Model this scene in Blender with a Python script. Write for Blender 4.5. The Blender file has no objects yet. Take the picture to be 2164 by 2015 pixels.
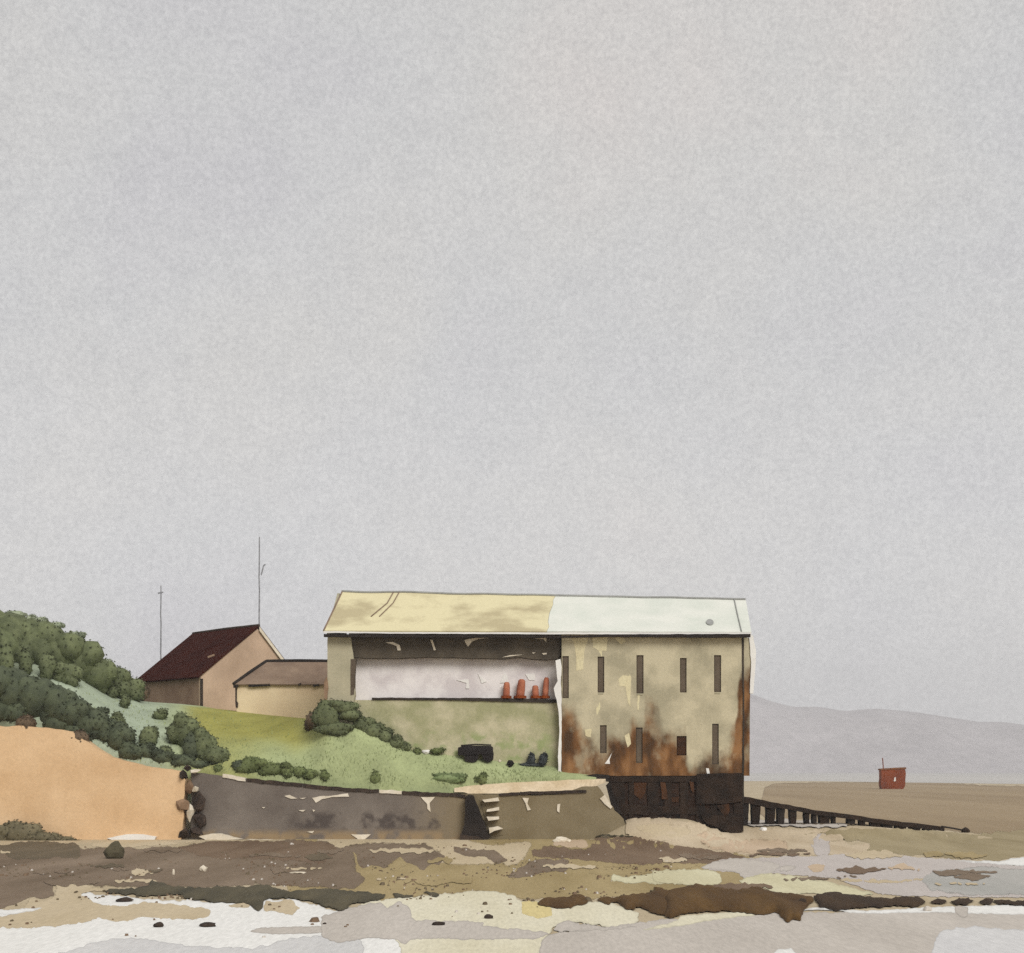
import bpy, bmesh, math, random
from mathutils import Vector, Matrix, noise
from mathutils.geometry import delaunay_2d_cdt

random.seed(11)
S = bpy.context.scene
COL = S.collection
R = math.radians

# ------------------------------------------------------------------ camera, sky, sun, exposure
FX, CX, HY, EYE = 3000.0, 1082.0, 1630.0, 5.0      # focal length, centre and horizon of a 2164 px wide picture; eye height in m
cam = bpy.data.cameras.new('camera'); camo = bpy.data.objects.new('camera', cam); COL.objects.link(camo)
cam.sensor_width = 36.0; cam.lens = 36.0 * FX / 2164.0
cam.shift_y = (HY - 1007.5) / 2164.0
cam.clip_start = 0.5; cam.clip_end = 8000
camo.location = (0, 0, EYE); camo.rotation_euler = (R(90), 0, 0)
S.camera = camo

SUN_EL, SUN_AZ = R(36), R(28)                       # azimuth measured from behind the camera towards the right
W = bpy.data.worlds.new('World'); S.world = W; W.use_nodes = True
nt = W.node_tree; nt.nodes.clear()
def wn(t, **k):
    n = nt.nodes.new(t)
    for a, b in k.items(): setattr(n, a, b)
    return n
wout = wn('ShaderNodeOutputWorld'); wbg = wn('ShaderNodeBackground')
sky = wn('ShaderNodeTexSky', sky_type='NISHITA', sun_disc=False)
sky.sun_elevation = SUN_EL; sky.sun_rotation = R(180) - SUN_AZ
skyd = wn('ShaderNodeVectorMath', operation='SCALE'); skyd.inputs['Scale'].default_value = 0.06
nt.links.new(sky.outputs[0], skyd.inputs[0])
tc = wn('ShaderNodeTexCoord')
def wnoise(scale, detail, rough=0.5):
    n = wn('ShaderNodeTexNoise'); n.inputs['Scale'].default_value = scale; n.inputs['Detail'].default_value = detail
    n.inputs['Roughness'].default_value = rough
    nt.links.new(tc.outputs['Generated'], n.inputs['Vector']); return n
def wramp(src, stops):
    r = wn('ShaderNodeValToRGB'); e = r.color_ramp.elements
    while len(e) > 1: e.remove(e[-1])
    e[0].position, e[0].color = stops[0]
    for p, c in stops[1:]:
        q = e.new(p); q.color = c
    nt.links.new(src, r.inputs[0]); return r
def lin(c): return c / 12.92 if c <= .04045 else ((c + .055) / 1.055) ** 2.4
def C(r, g, b, k=1.0): return (lin(r / 255) * k, lin(g / 255) * k, lin(b / 255) * k, 1)
big = wnoise(5.0, 3, .45)
cloud = wramp(big.outputs['Fac'], [(.25, C(197, 195, 197)), (.45, C(203, 202, 201)), (.62, C(206, 204, 201)), (.8, C(210, 205, 201))])
mid = wnoise(60, 3, .6); midr = wramp(mid.outputs['Fac'], [(.3, (.965, .967, .97, 1)), (.7, (1.03, 1.03, 1.03, 1))])
fine = wnoise(330, 3, .75); finer = wramp(fine.outputs['Fac'], [(.32, (.89, .89, .895, 1)), (.68, (1.11, 1.11, 1.105, 1))])
m1 = wn('ShaderNodeMix', data_type='RGBA', blend_type='MULTIPLY'); m1.inputs[0].default_value = 1
m2 = wn('ShaderNodeMix', data_type='RGBA', blend_type='MULTIPLY'); m2.inputs[0].default_value = 1
nt.links.new(cloud.outputs[0], m1.inputs[6]); nt.links.new(midr.outputs[0], m1.inputs[7])
nt.links.new(m1.outputs[2], m2.inputs[6]); nt.links.new(finer.outputs[0], m2.inputs[7])
mx = wn('ShaderNodeMix', data_type='RGBA'); mx.inputs[0].default_value = 0.93
nt.links.new(skyd.outputs[0], mx.inputs[6]); nt.links.new(m2.outputs[2], mx.inputs[7])
sepw = wn('ShaderNodeSeparateXYZ'); nt.links.new(tc.outputs['Generated'], sepw.inputs[0])      # overcast sky paler towards the horizon, all the way round
hzr = wramp(sepw.outputs['Z'], [(0, (1.25, 1.24, 1.255, 1)), (.10, (1.17, 1.165, 1.175, 1)), (.28, (1.05, 1.05, 1.05, 1)), (.5, (1, 1, 1, 1))])
m3 = wn('ShaderNodeMix', data_type='RGBA', blend_type='MULTIPLY'); m3.inputs[0].default_value = 1
nt.links.new(mx.outputs[2], m3.inputs[6]); nt.links.new(hzr.outputs[0], m3.inputs[7])
nt.links.new(m3.outputs[2], wbg.inputs['Color']); wbg.inputs['Strength'].default_value = 0.725
nt.links.new(wbg.outputs[0], wout.inputs[0])

sl = bpy.data.lights.new('sun', 'SUN'); sun = bpy.data.objects.new('sun', sl); COL.objects.link(sun)
sl.energy = 1.75; sl.angle = R(30); sl.color = (1.0, .985, .96)
sdir = Vector((math.sin(SUN_AZ) * math.cos(SUN_EL), -math.cos(SUN_AZ) * math.cos(SUN_EL), math.sin(SUN_EL)))
sun.rotation_euler = sdir.to_track_quat('Z', 'Y').to_euler(); sun.location = sdir * 60
S.view_settings.view_transform = 'Standard'; S.view_settings.look = 'None'
S.view_settings.gamma = 1; S.view_settings.use_curve_mapping = False
S.view_settings.exposure = 0.56
S.render.engine = 'CYCLES'
S.cycles.use_denoising = False; S.cycles.max_bounces = 5; S.cycles.volume_bounces = 0

# ------------------------------------------------------------------ helpers
def F(px, py, Y):                                    # a point of the place at distance Y
    return Vector(((px - CX) / FX * Y, Y, EYE - (py - HY) / FX * Y))
def sm(a, b, x):
    t = min(1, max(0, (x - a) / (b - a))); return t * t * (3 - 2 * t)
def gh(X, Y):                                        # height of the beach: a sand bank banked up round the boathouse and its slipway
    a = 1.45 * (1 - sm(12.6, 17.0, X)) * sm(95.5, 105.6, Y) * (1 - sm(109, 116, Y)) * sm(5.6, 9.4, X)
    b = 0.75 * sm(12, 16.5, X) * (1 - sm(25, 37, X)) * sm(103, 109.5, Y) * (1 - sm(122, 150, Y))
    return max(a, b)
def G(px, py):                                       # where the line of sight meets the beach
    d = Vector(((px - CX) / FX, 1, -(py - HY) / FX))
    Y = EYE / max(1e-4, (py - HY) / FX)
    if 90 < Y < 260:
        y = 90.0
        while y < Y and EYE + d.z * y > gh(d.x * y, y): y += .15
        Y = min(y, Y)
    return Vector((d.x * Y, Y, gh(d.x * Y, Y)))

def mesh_obj(name, verts, faces, mat, parent=None, loc=None, smooth=False, mats=None, fm=None):
    base = Vector(loc) if loc is not None else (parent_loc(parent) if parent else Vector((0, 0, 0)))
    me = bpy.data.meshes.new(name)
    me.from_pydata([tuple(Vector(v) - base) for v in verts], [], faces)
    for m in (mats or [mat]): me.materials.append(m)
    if fm:
        for p, i in zip(me.polygons, fm): p.material_index = i
    bm = bmesh.new(); bm.from_mesh(me)
    bmesh.ops.recalc_face_normals(bm, faces=bm.faces) if not smooth == 'keep' else None
    bm.to_mesh(me); bm.free()
    if smooth: 
        for p in me.polygons: p.use_smooth = True
    o = bpy.data.objects.new(name, me); COL.objects.link(o)
    if parent: o.parent = parent
    elif loc is not None: o.location = base
    return o
def parent_loc(o):
    v = Vector((0, 0, 0))
    while o: v += o.location; o = o.parent
    return v
def thing(name, label, cat, loc, group=None):
    o = bpy.data.objects.new(name, None); COL.objects.link(o); o.location = loc; o.empty_display_size = .3
    o['label'] = label; o['category'] = cat
    if group: o['group'] = group
    return o
def tag(o, label=None, cat=None, group=None, kind=None):
    if label: o['label'] = label
    if cat: o['category'] = cat
    if group: o['group'] = group
    if kind: o['kind'] = kind
    return o
def box(x0, x1, y0, y1, z0, z1):
    v = [(x, y, z) for x in (x0, x1) for y in (y0, y1) for z in (z0, z1)]
    return v, [(0, 1, 3, 2), (4, 6, 7, 5), (0, 4, 5, 1), (2, 3, 7, 6), (0, 2, 6, 4), (1, 5, 7, 3)]
class MB:
    def __init__(s): s.v = []; s.f = []
    def add(s, vf, M=None):
        n = len(s.v); s.v += [(M @ Vector(p) if M else Vector(p)) for p in vf[0]]; s.f += [tuple(i + n for i in f) for f in vf[1]]; return s
    def box(s, *a): return s.add(box(*a))
    def build(s, name, mat, parent=None, **k): return mesh_obj(name, s.v, s.f, mat, parent, **k)
def wob(pts, step, amp, closed=True, seed=0, f=.06):
    """a hand-worn outline: the polyline resampled, each point moved a little"""
    out = []; n = len(pts)
    for i in range(n if closed else n - 1):
        a, b = Vector(pts[i]), Vector(pts[(i + 1) % n]); L = (b - a).length; k = max(1, int(L / step))
        for j in range(k):
            p = a.lerp(b, j / k)
            q = Vector((p.x * f + seed * 7.3, p.y * f, seed * 1.7)); q2 = q * 3.1
            d = noise.noise_vector(q) * amp * 1.3 + noise.noise_vector(q2) * amp * .7
            out.append((p.x + d.x, p.y + d.y))
    if not closed: out.append(tuple(pts[-1]))
    return out
def prism_px(outline, Y, depth, wobble=1.0, step=10, seed=1):
    """a slab standing at distance Y with the given outline, depth metres thick"""
    o = wob(outline, step, wobble, True, seed) if wobble else outline
    n = len(o)
    fr = [F(x, y, Y) for x, y in o]; bk = [p + Vector((0, depth, 0)) for p in fr]
    f = [tuple(range(n)), tuple(range(2 * n - 1, n - 1, -1))]
    for i in range(n):
        j = (i + 1) % n; f.append((i, j, j + n, i + n))
    return fr + bk, f
def tube(pts, r, seg=8):
    v = []; f = []; rs = r if isinstance(r, (list, tuple)) else [r] * len(pts)
    for i, p in enumerate(pts):
        p = Vector(p); t = (Vector(pts[min(i + 1, len(pts) - 1)]) - Vector(pts[max(i - 1, 0)])).normalized()
        u = t.cross(Vector((0.13, 1, .07))).normalized(); w = t.cross(u)
        for k in range(seg):
            a = 2 * math.pi * k / seg; v.append(p + (u * math.cos(a) + w * math.sin(a)) * rs[i])
    for i in range(len(pts) - 1):
        for k in range(seg):
            k2 = (k + 1) % seg; f.append((i * seg + k, i * seg + k2, (i + 1) * seg + k2, (i + 1) * seg + k))
    f.append(tuple(range(seg))[::-1]); f.append(tuple(range((len(pts) - 1) * seg, len(pts) * seg)))
    return v, f
def stone(c, rx, ry, rz, seed, sub=2, rough=.35):
    bm = bmesh.new(); bmesh.ops.create_icosphere(bm, subdivisions=sub, radius=1)
    v = []
    for p in bm.verts:
        d = 1 + rough * noise.noise(p.co * 1.3 + Vector((seed * 3.1, seed, 0))) + .12 * noise.noise(p.co * 3 + Vector((seed, 2, 0)))
        v.append(Vector((c[0] + p.co.x * rx * d, c[1] + p.co.y * ry * d, c[2] + p.co.z * rz * d)))
    f = [tuple(q.index for q in p.verts) for p in bm.faces]; bm.free(); return v, f

# ------------------------------------------------------------------ materials
def mat(name, c1, c2=None, scale=.6, stretch=(1, 1, 1), grain=.13, gscale=6, rough=.9, bump=.25, c3=None, contrast=(.35, .65), spec=.25, leaf=0, rim=0, fade=False):
    m = bpy.data.materials.new(name); m.use_nodes = True; t = m.node_tree; L = t.links
    b = t.nodes['Principled BSDF']; b.inputs['Roughness'].default_value = rough; b.inputs['Specular IOR Level'].default_value = spec
    co = t.nodes.new('ShaderNodeNewGeometry'); mp = t.nodes.new('ShaderNodeMapping'); mp.inputs['Scale'].default_value = stretch
    L.new(co.outputs['Position'], mp.inputs['Vector'])
    n1 = t.nodes.new('ShaderNodeTexNoise'); n1.inputs['Scale'].default_value = scale; n1.inputs['Detail'].default_value = 5; n1.inputs['Roughness'].default_value = .55
    L.new(mp.outputs[0], n1.inputs['Vector'])
    r = t.nodes.new('ShaderNodeValToRGB'); e = r.color_ramp.elements
    c2 = c2 or tuple(x * .8 for x in c1[:3]) + (1,)
    e[0].position, e[0].color = contrast[0], c2; e[1].position, e[1].color = contrast[1], c1
    if c3: q = e.new(.5 * (contrast[0] + contrast[1])); q.color = c3
    L.new(n1.outputs['Fac'], r.inputs[0]); last = r.outputs[0]
    if leaf:
        hv = t.nodes.new('ShaderNodeHueSaturation'); mr = t.nodes.new('ShaderNodeMapRange')
        mr.inputs['To Min'].default_value = 1 - leaf; mr.inputs['To Max'].default_value = 1 + leaf
        L.new(co.outputs['Random Per Island'], mr.inputs[0]); L.new(mr.outputs[0], hv.inputs['Value']); L.new(last, hv.inputs['Color']); last = hv.outputs[0]
    n2 = t.nodes.new('ShaderNodeTexNoise'); n2.inputs['Scale'].default_value = gscale; n2.inputs['Detail'].default_value = 3; n2.inputs['Roughness'].default_value = .65
    L.new(mp.outputs[0], n2.inputs['Vector'])
    g = t.nodes.new('ShaderNodeMapRange'); g.inputs['From Min'].default_value = .3; g.inputs['From Max'].default_value = .7
    g.inputs['To Min'].default_value = 1 - grain; g.inputs['To Max'].default_value = 1 + grain; L.new(n2.outputs['Fac'], g.inputs[0])
    if rim:                                          # the drying edge of a wash of wet sand or weed
        ra = t.nodes.new('ShaderNodeAttribute'); ra.attribute_name = 'rim'; rm = t.nodes.new('ShaderNodeMapRange')
        rm.inputs['To Min'].default_value = 1; rm.inputs['To Max'].default_value = 1 - rim; L.new(ra.outputs['Fac'], rm.inputs[0])
        gm_ = t.nodes.new('ShaderNodeMath'); gm_.operation = 'MULTIPLY'; L.new(g.outputs[0], gm_.inputs[0]); L.new(rm.outputs[0], gm_.inputs[1]); g = gm_
    mu = t.nodes.new('ShaderNodeVectorMath'); mu.operation = 'SCALE'; L.new(last, mu.inputs[0]); L.new(g.outputs[0], mu.inputs['Scale'])
    L.new(mu.outputs[0], b.inputs['Base Color'])
    if fade:                                         # a wash thins out in a ragged, dry edge where its sheet says so
        fa = t.nodes.new('ShaderNodeAttribute'); fa.attribute_name = 'fade'
        n3 = t.nodes.new('ShaderNodeTexNoise'); n3.inputs['Scale'].default_value = 2.6; n3.inputs['Detail'].default_value = 6; n3.inputs['Roughness'].default_value = .7
        L.new(mp.outputs[0], n3.inputs['Vector'])
        f1 = t.nodes.new('ShaderNodeMath'); f1.operation = 'MULTIPLY_ADD'; L.new(fa.outputs['Fac'], f1.inputs[0]); f1.inputs[1].default_value = -.95; L.new(n3.outputs['Fac'], f1.inputs[2])
        f2 = t.nodes.new('ShaderNodeMapRange'); L.new(f1.outputs[0], f2.inputs[0]); f2.inputs[1].default_value = -.22; f2.inputs[2].default_value = .08; L.new(f2.outputs[0], b.inputs['Alpha'])
    if bump:
        bp = t.nodes.new('ShaderNodeBump'); bp.inputs['Strength'].default_value = bump; bp.inputs['Distance'].default_value = .05
        L.new(n2.outputs['Fac'], bp.inputs['Height']); L.new(bp.outputs[0], b.inputs['Normal'])
    m['mix'] = 1
    return m
GS = (1, .16, 1)                                     # beach: ripples and streaks run up the shore
M = {}
def gm(name, rgb, rgb2=None, **k):                   # ground materials
    kw = dict(scale=.35, stretch=GS, grain=.11, gscale=9, rough=.95, bump=.1, rim=.24, contrast=(.3, .7), fade=name not in ('sand', 'far_sand') and not name.startswith('weed')); kw.update(k)
    M[name] = mat(name, C(*rgb), C(*rgb2) if rgb2 else None, **kw)
def wm(name, rgb, rgb2=None, **k):
    M[name] = mat(name, C(*rgb), C(*rgb2) if rgb2 else None, **k)
gm('sand', (186, 171, 144), (168, 152, 122)); gm('far_sand', (158, 139, 110), (138, 119, 92), scale=.05, stretch=(1, .1, 1), gscale=2)
gm('mud', (132, 115, 97), (100, 84, 66)); gm('mud_dark', (112, 98, 78), (84, 74, 56)); gm('mud_brown', (124, 104, 84), (98, 78, 60))
gm('olive_sand', (168, 150, 110), (140, 122, 82)); gm('cream_sand', (218, 212, 190), (202, 194, 166)); gm('yellow_sand', (210, 194, 140), (196, 178, 122))
gm('tan_sand', (196, 180, 152), (180, 163, 132)); gm('pink_sand', (200, 184, 158), (176, 158, 130)); gm('rose_sand', (196, 174, 148), (180, 158, 130))
gm('green_sand', (160, 146, 114), (138, 124, 92)); gm('white_sand', (228, 226, 221), (218, 216, 210)); gm('grey_sand', (192, 184, 174), (178, 170, 160))
gm('pool_grey', (208, 206, 203), (198, 196, 194), rough=.45, spec=.4); gm('pool_mauve', (188, 178, 170), (176, 166, 158), rough=.5, spec=.4)
gm('pool_blue', (172, 168, 160), (152, 150, 142), rough=.5, spec=.4); gm('lime_sand', (208, 202, 170), (190, 182, 148))
gm('weed_olive', (92, 84, 64), (64, 60, 46), scale=.8, grain=.15); gm('weed_brown', (96, 70, 32), (70, 48, 20), scale=.8, grain=.15); gm('weed_dark', (66, 48, 28), (44, 31, 18), scale=.8, grain=.15)
gm('mound', (106, 98, 76), (86, 80, 58), grain=.15)
wm('ochre', (214, 182, 143), (198, 164, 124), scale=.35, grain=.07, gscale=6, contrast=(.3, .7))
wm('grey_wall', (120, 111, 102), (102, 93, 85), scale=.4, grain=.09, gscale=7)
wm('olive_wall', (128, 116, 92), (114, 101, 76), scale=.4, grain=.08, gscale=7)
wm('dark_stone', (66, 54, 45), (44, 36, 31), scale=1.5, grain=.2); wm('brown_stone', (140, 114, 90), (118, 94, 72), scale=1.2)
wm('pale_stone', (216, 206, 188), (198, 186, 164), scale=1.2, grain=.08); wm('near_black', (44, 37, 32), (30, 25, 22), scale=.7, grain=.15)
wm('path', (208, 190, 162), (190, 170, 138), scale=.7)
wm('khaki', (172, 164, 138), (152, 146, 122), scale=.45, grain=.07, gscale=6); wm('khaki_lower', (184, 176, 146), (150, 148, 112), scale=.5, contrast=(.38, .62), grain=.08, gscale=6)
wm('plaster', (206, 196, 160), (196, 184, 148), scale=.8); wm('white_paint', (226, 224, 217), (214, 210, 204), scale=.5, grain=.04); wm('white_band', (220, 214, 210), (198, 190, 188), scale=.4, grain=.05, contrast=(.4, .55))
wm('yellow_roof', (208, 198, 160), (176, 164, 130), scale=.28, grain=.06, gscale=6, contrast=(.36, .52)); wm('white_roof', (212, 212, 202), (200, 203, 192), scale=.4, grain=.05, gscale=6)
wm('dark_timber', (62, 53, 45), (42, 37, 31), scale=.6, grain=.15); wm('hood_boards', (88, 79, 66), (68, 61, 51), scale=.6, grain=.12); wm('slot', (98, 86, 72), (82, 71, 58), scale=.8)
wm('rust', (128, 78, 32), (86, 50, 20), scale=.9, grain=.16, gscale=5); wm('rust_dark', (70, 42, 20), (34, 24, 16), scale=.8, grain=.2)
wm('rust_black', (52, 34, 22), (24, 17, 13), scale=1.1, grain=.25); wm('rust_mid', (80, 50, 27), (50, 31, 18), scale=1.2, grain=.2); wm('black_timber', (48, 35, 25), (27, 19, 13), scale=.9, grain=.2); wm('red_rust', (176, 112, 84), (146, 82, 58), scale=1.2, grain=.1)
wm('red_paint', (132, 60, 10), (104, 44, 8), scale=.25, grain=.12, gscale=2)
wm('maroon', (58, 25, 17), (46, 18, 13), scale=.6, grain=.15, spec=.05); wm('house_brown_shaded', (140, 116, 97), (120, 96, 80), scale=.5, grain=.08)  # house side walls darker than the gable: shade put into the base colour
wm('house_gable_lit', (188, 162, 138), (164, 140, 118), scale=.3, grain=.07); wm('cream_wall', (218, 198, 164), (198, 174, 142), scale=.25, grain=.06)  # house gable paler: light from the right put into its colour
wm('brown_roof', (134, 114, 96), (114, 95, 80), scale=.5, grain=.1); wm('mast_grey', (150, 150, 152), (118, 118, 122), scale=3)
wm('hull', (38, 32, 30), (24, 20, 19), scale=1, grain=.2); wm('spot_grey', (150, 150, 146), None)
LV = dict(scale=1.2, grain=.12, gscale=8, leaf=.28, rough=.8, bump=0)
wm('leaf_olive', (98, 104, 72), (76, 82, 56), **LV); wm('leaf_dark', (78, 84, 62), (58, 64, 48), **LV); wm('leaf_green', (98, 106, 66), (78, 86, 50), **LV)
wm('leaf_brown', (98, 82, 64), (80, 66, 50), **LV); wm('leaf_sage', (140, 146, 122), (120, 128, 104), **LV); wm('leaf_blue', (62, 66, 66), (46, 50, 50), **LV)
wm('leaf_pale', (116, 128, 88), (96, 110, 70), **LV)
wm('tuft', (150, 158, 114), (128, 138, 92), **LV); wm('leaf_mound', (104, 96, 74), (86, 80, 60), **LV); wm('bark', (70, 58, 46), (50, 42, 34), scale=3)
wm('sea_water', (190, 186, 180), (180, 176, 170), scale=.01, stretch=(1, .1, 1), rough=.7, grain=.03, gscale=.1, bump=0)
wm('hill_hazed', (180, 174, 174), (164, 158, 158), scale=.006, grain=.12, gscale=.04, bump=0)  # far hills paled, part of the haze painted into their base colour

# the rust-streaked render of the boathouse: stain height follows its own outline along the wall
def rust_wall():
    m = mat('rusty_render', C(186, 176, 148), C(157, 149, 124), scale=.4, grain=.07, gscale=6, contrast=(.4, .6)); t = m.node_tree; L = t.links
    b = t.nodes['Principled BSDF']; old = b.inputs['Base Color'].links[0].from_socket
    geo = t.nodes.new('ShaderNodeNewGeometry'); sep = t.nodes.new('ShaderNodeSeparateXYZ'); L.new(geo.outputs['Position'], sep.inputs[0])
    def mth(op, a, bb=None):
        n = t.nodes.new('ShaderNodeMath'); n.operation = op
        for i, s in enumerate((a, bb)):
            if s is None: continue
            if isinstance(s, (int, float)): n.inputs[i].default_value = s
            else: L.new(s, n.inputs[i])
        return n.outputs[0]
    X0, X1 = 3.6, 17.9
    u = mth('DIVIDE', mth('SUBTRACT', sep.outputs['X'], X0), X1 - X0)
    def nz(stretch, scale, detail=4):
        mp = t.nodes.new('ShaderNodeMapping'); mp.inputs['Scale'].default_value = stretch; L.new(geo.outputs['Position'], mp.inputs[0])
        n = t.nodes.new('ShaderNodeTexNoise'); n.inputs['Scale'].default_value = scale; n.inputs['Detail'].default_value = detail; L.new(mp.outputs[0], n.inputs[0]); return n.outputs['Fac']
    fc = t.nodes.new('ShaderNodeFloatCurve'); cv = fc.mapping.curves[0]
    tops = [(1184, 1490), (1205, 1505), (1216, 1500), (1232, 1548), (1262, 1580), (1288, 1566), (1312, 1540), (1328, 1545), (1338, 1518), (1352, 1545), (1364, 1492), (1390, 1488), (1402, 1530), (1424, 1548), (1448, 1556), (1458, 1612), (1478, 1600), (1505, 1590), (1538, 1585), (1552, 1540), (1564, 1420), (1574, 1405), (1590, 1400)]
    pts = [((F(x, y, 106).x - X0) / (X1 - X0), (F(x, y, 106).z - 4) / 12) for x, y in tops]
    while len(cv.points) < len(pts): cv.points.new(0, 0)
    for p, q in zip(cv.points, pts): p.location = (min(1, max(0, q[0])), q[1]); p.handle_type = 'VECTOR'
    fc.mapping.update(); L.new(u, fc.inputs['Value'])
    top = mth('ADD', mth('MULTIPLY', fc.outputs[0], 12), 4)
    d = mth('ADD', mth('SUBTRACT', top, sep.outputs['Z']), mth('MULTIPLY', mth('SUBTRACT', nz((1, 1, .8), .8, 6), .5), 4.5))
    mr = t.nodes.new('ShaderNodeMapRange'); mr.interpolation_type = 'SMOOTHSTEP'; L.new(d, mr.inputs[0])
    mr.inputs['From Min'].default_value = -.7; mr.inputs['From Max'].default_value = 1.5; mr.inputs['To Max'].default_value = .97
    rr = t.nodes.new('ShaderNodeValToRGB'); e = rr.color_ramp.elements
    e[0].position, e[0].color = .36, C(64, 40, 18); e[1].position, e[1].color = .66, C(138, 98, 60); q = e.new(.5); q.color = C(98, 63, 30)
    L.new(nz((1, 1, .45), .9, 5), rr.inputs[0])
    # flaked lime wash, pale vertical runs
    fl = t.nodes.new('ShaderNodeMapRange'); L.new(nz((1, 1, .22), 1.0, 3), fl.inputs[0]); fl.inputs['From Min'].default_value = .66; fl.inputs['From Max'].default_value = .67
    mxf = t.nodes.new('ShaderNodeMix'); mxf.data_type = 'RGBA'; L.new(fl.outputs[0], mxf.inputs[0]); L.new(old, mxf.inputs[6]); mxf.inputs[7].default_value = C(204, 194, 156)
    mxr = t.nodes.new('ShaderNodeMix'); mxr.data_type = 'RGBA'; pk = t.nodes.new('ShaderNodeMapRange'); pk.interpolation_type = 'SMOOTHSTEP'; L.new(nz((1, 1, .6), .75, 5), pk.inputs[0])
    for i_, v_ in zip((1, 2, 3, 4), (.32, .48, .5, 1)): pk.inputs[i_].default_value = v_
    L.new(mth('MULTIPLY', mr.outputs[0], pk.outputs[0]), mxr.inputs[0]); L.new(mxf.outputs[2], mxr.inputs[6]); L.new(rr.outputs[0], mxr.inputs[7])
    L.new(mxr.outputs[2], b.inputs['Base Color'])
    return m
M['rusty'] = rust_wall()
def stained(m, xa, xb, tint, zlo, zhi, stain, xs0, xs1):
    t = m.node_tree; L = t.links; b = t.nodes['Principled BSDF']; old = b.inputs['Base Color'].links[0].from_socket
    geo = t.nodes.new('ShaderNodeNewGeometry'); sep = t.nodes.new('ShaderNodeSeparateXYZ'); L.new(geo.outputs['Position'], sep.inputs[0])
    n = t.nodes.new('ShaderNodeTexNoise'); n.inputs['Scale'].default_value = .9; n.inputs['Detail'].default_value = 6; L.new(geo.outputs['Position'], n.inputs[0])
    def mr(src, a, c, lo=0, hi=1):
        k = t.nodes.new('ShaderNodeMapRange'); k.interpolation_type = 'SMOOTHSTEP'; L.new(src, k.inputs[0])
        for i, q in zip((1, 2, 3, 4), (a, c, lo, hi)): k.inputs[i].default_value = q
        return k.outputs[0]
    def mul(a, c):
        k = t.nodes.new('ShaderNodeMath'); k.operation = 'MULTIPLY'; L.new(a, k.inputs[0]); L.new(c, k.inputs[1]); return k.outputs[0]
    def mixc(f, a, col):
        k = t.nodes.new('ShaderNodeMix'); k.data_type = 'RGBA'; L.new(f, k.inputs[0]); L.new(a, k.inputs[6]); k.inputs[7].default_value = col; return k.outputs[2]
    c = mixc(mr(sep.outputs['X'], xa, xb), old, tint)
    foot = mul(mr(sep.outputs['Z'], .95, .2), mr(n.outputs['Fac'], .4, .6)); c = mixc(foot, c, C(140, 120, 92))
    band = mul(mul(mr(sep.outputs['Z'], zlo, zlo + .5), mr(sep.outputs['Z'], zhi, zhi - .7)), mul(mr(sep.outputs['X'], xs0, xs0 + 2), mr(sep.outputs['X'], xs1, xs1 - 2)))
    c = mixc(mul(band, mr(n.outputs['Fac'], .47, .62, 0, .85)), c, stain); L.new(c, b.inputs['Base Color'])
stained(M['grey_wall'], -8.5, -3.2, C(126, 112, 88), .5, 2.3, C(72, 64, 60), -17, -4)
stained(M['khaki_lower'], 60, 70, C(160, 160, 116), 5.5, 8.2, C(140, 150, 100), -13, 4)

# ------------------------------------------------------------------ ground, sea, hills, haze
def grid_obj(name, xs, ys, hf, mt, kind='structure'):
    v = [(x, y, hf(x, y)) for y in ys for x in xs]; n = len(xs)
    f = [(j * n + i, j * n + i + 1, (j + 1) * n + i + 1, (j + 1) * n + i) for j in range(len(ys) - 1) for i in range(n - 1)]
    o = mesh_obj(name, v, f, mt, smooth=True); o['kind'] = kind; return o
xs = [-2700, -600, -200, -80] + [-60 + 2 * i for i in range(28)] + [-4 + .5 * i for i in range(100)] + [46 + 4 * i for i in range(12)] + [120, 250, 600, 2700]
ys = [-40, 0, 20, 40, 60, 80, 88, 90, 91, 92, 93, 94] + [95 + .5 * i for i in range(120)] + [158, 165, 180, 220, 300, 500, 900, 1600, 4600]
grid_obj('beach', xs, ys, lambda x, y: gh(x, y), M['sand'])

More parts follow.
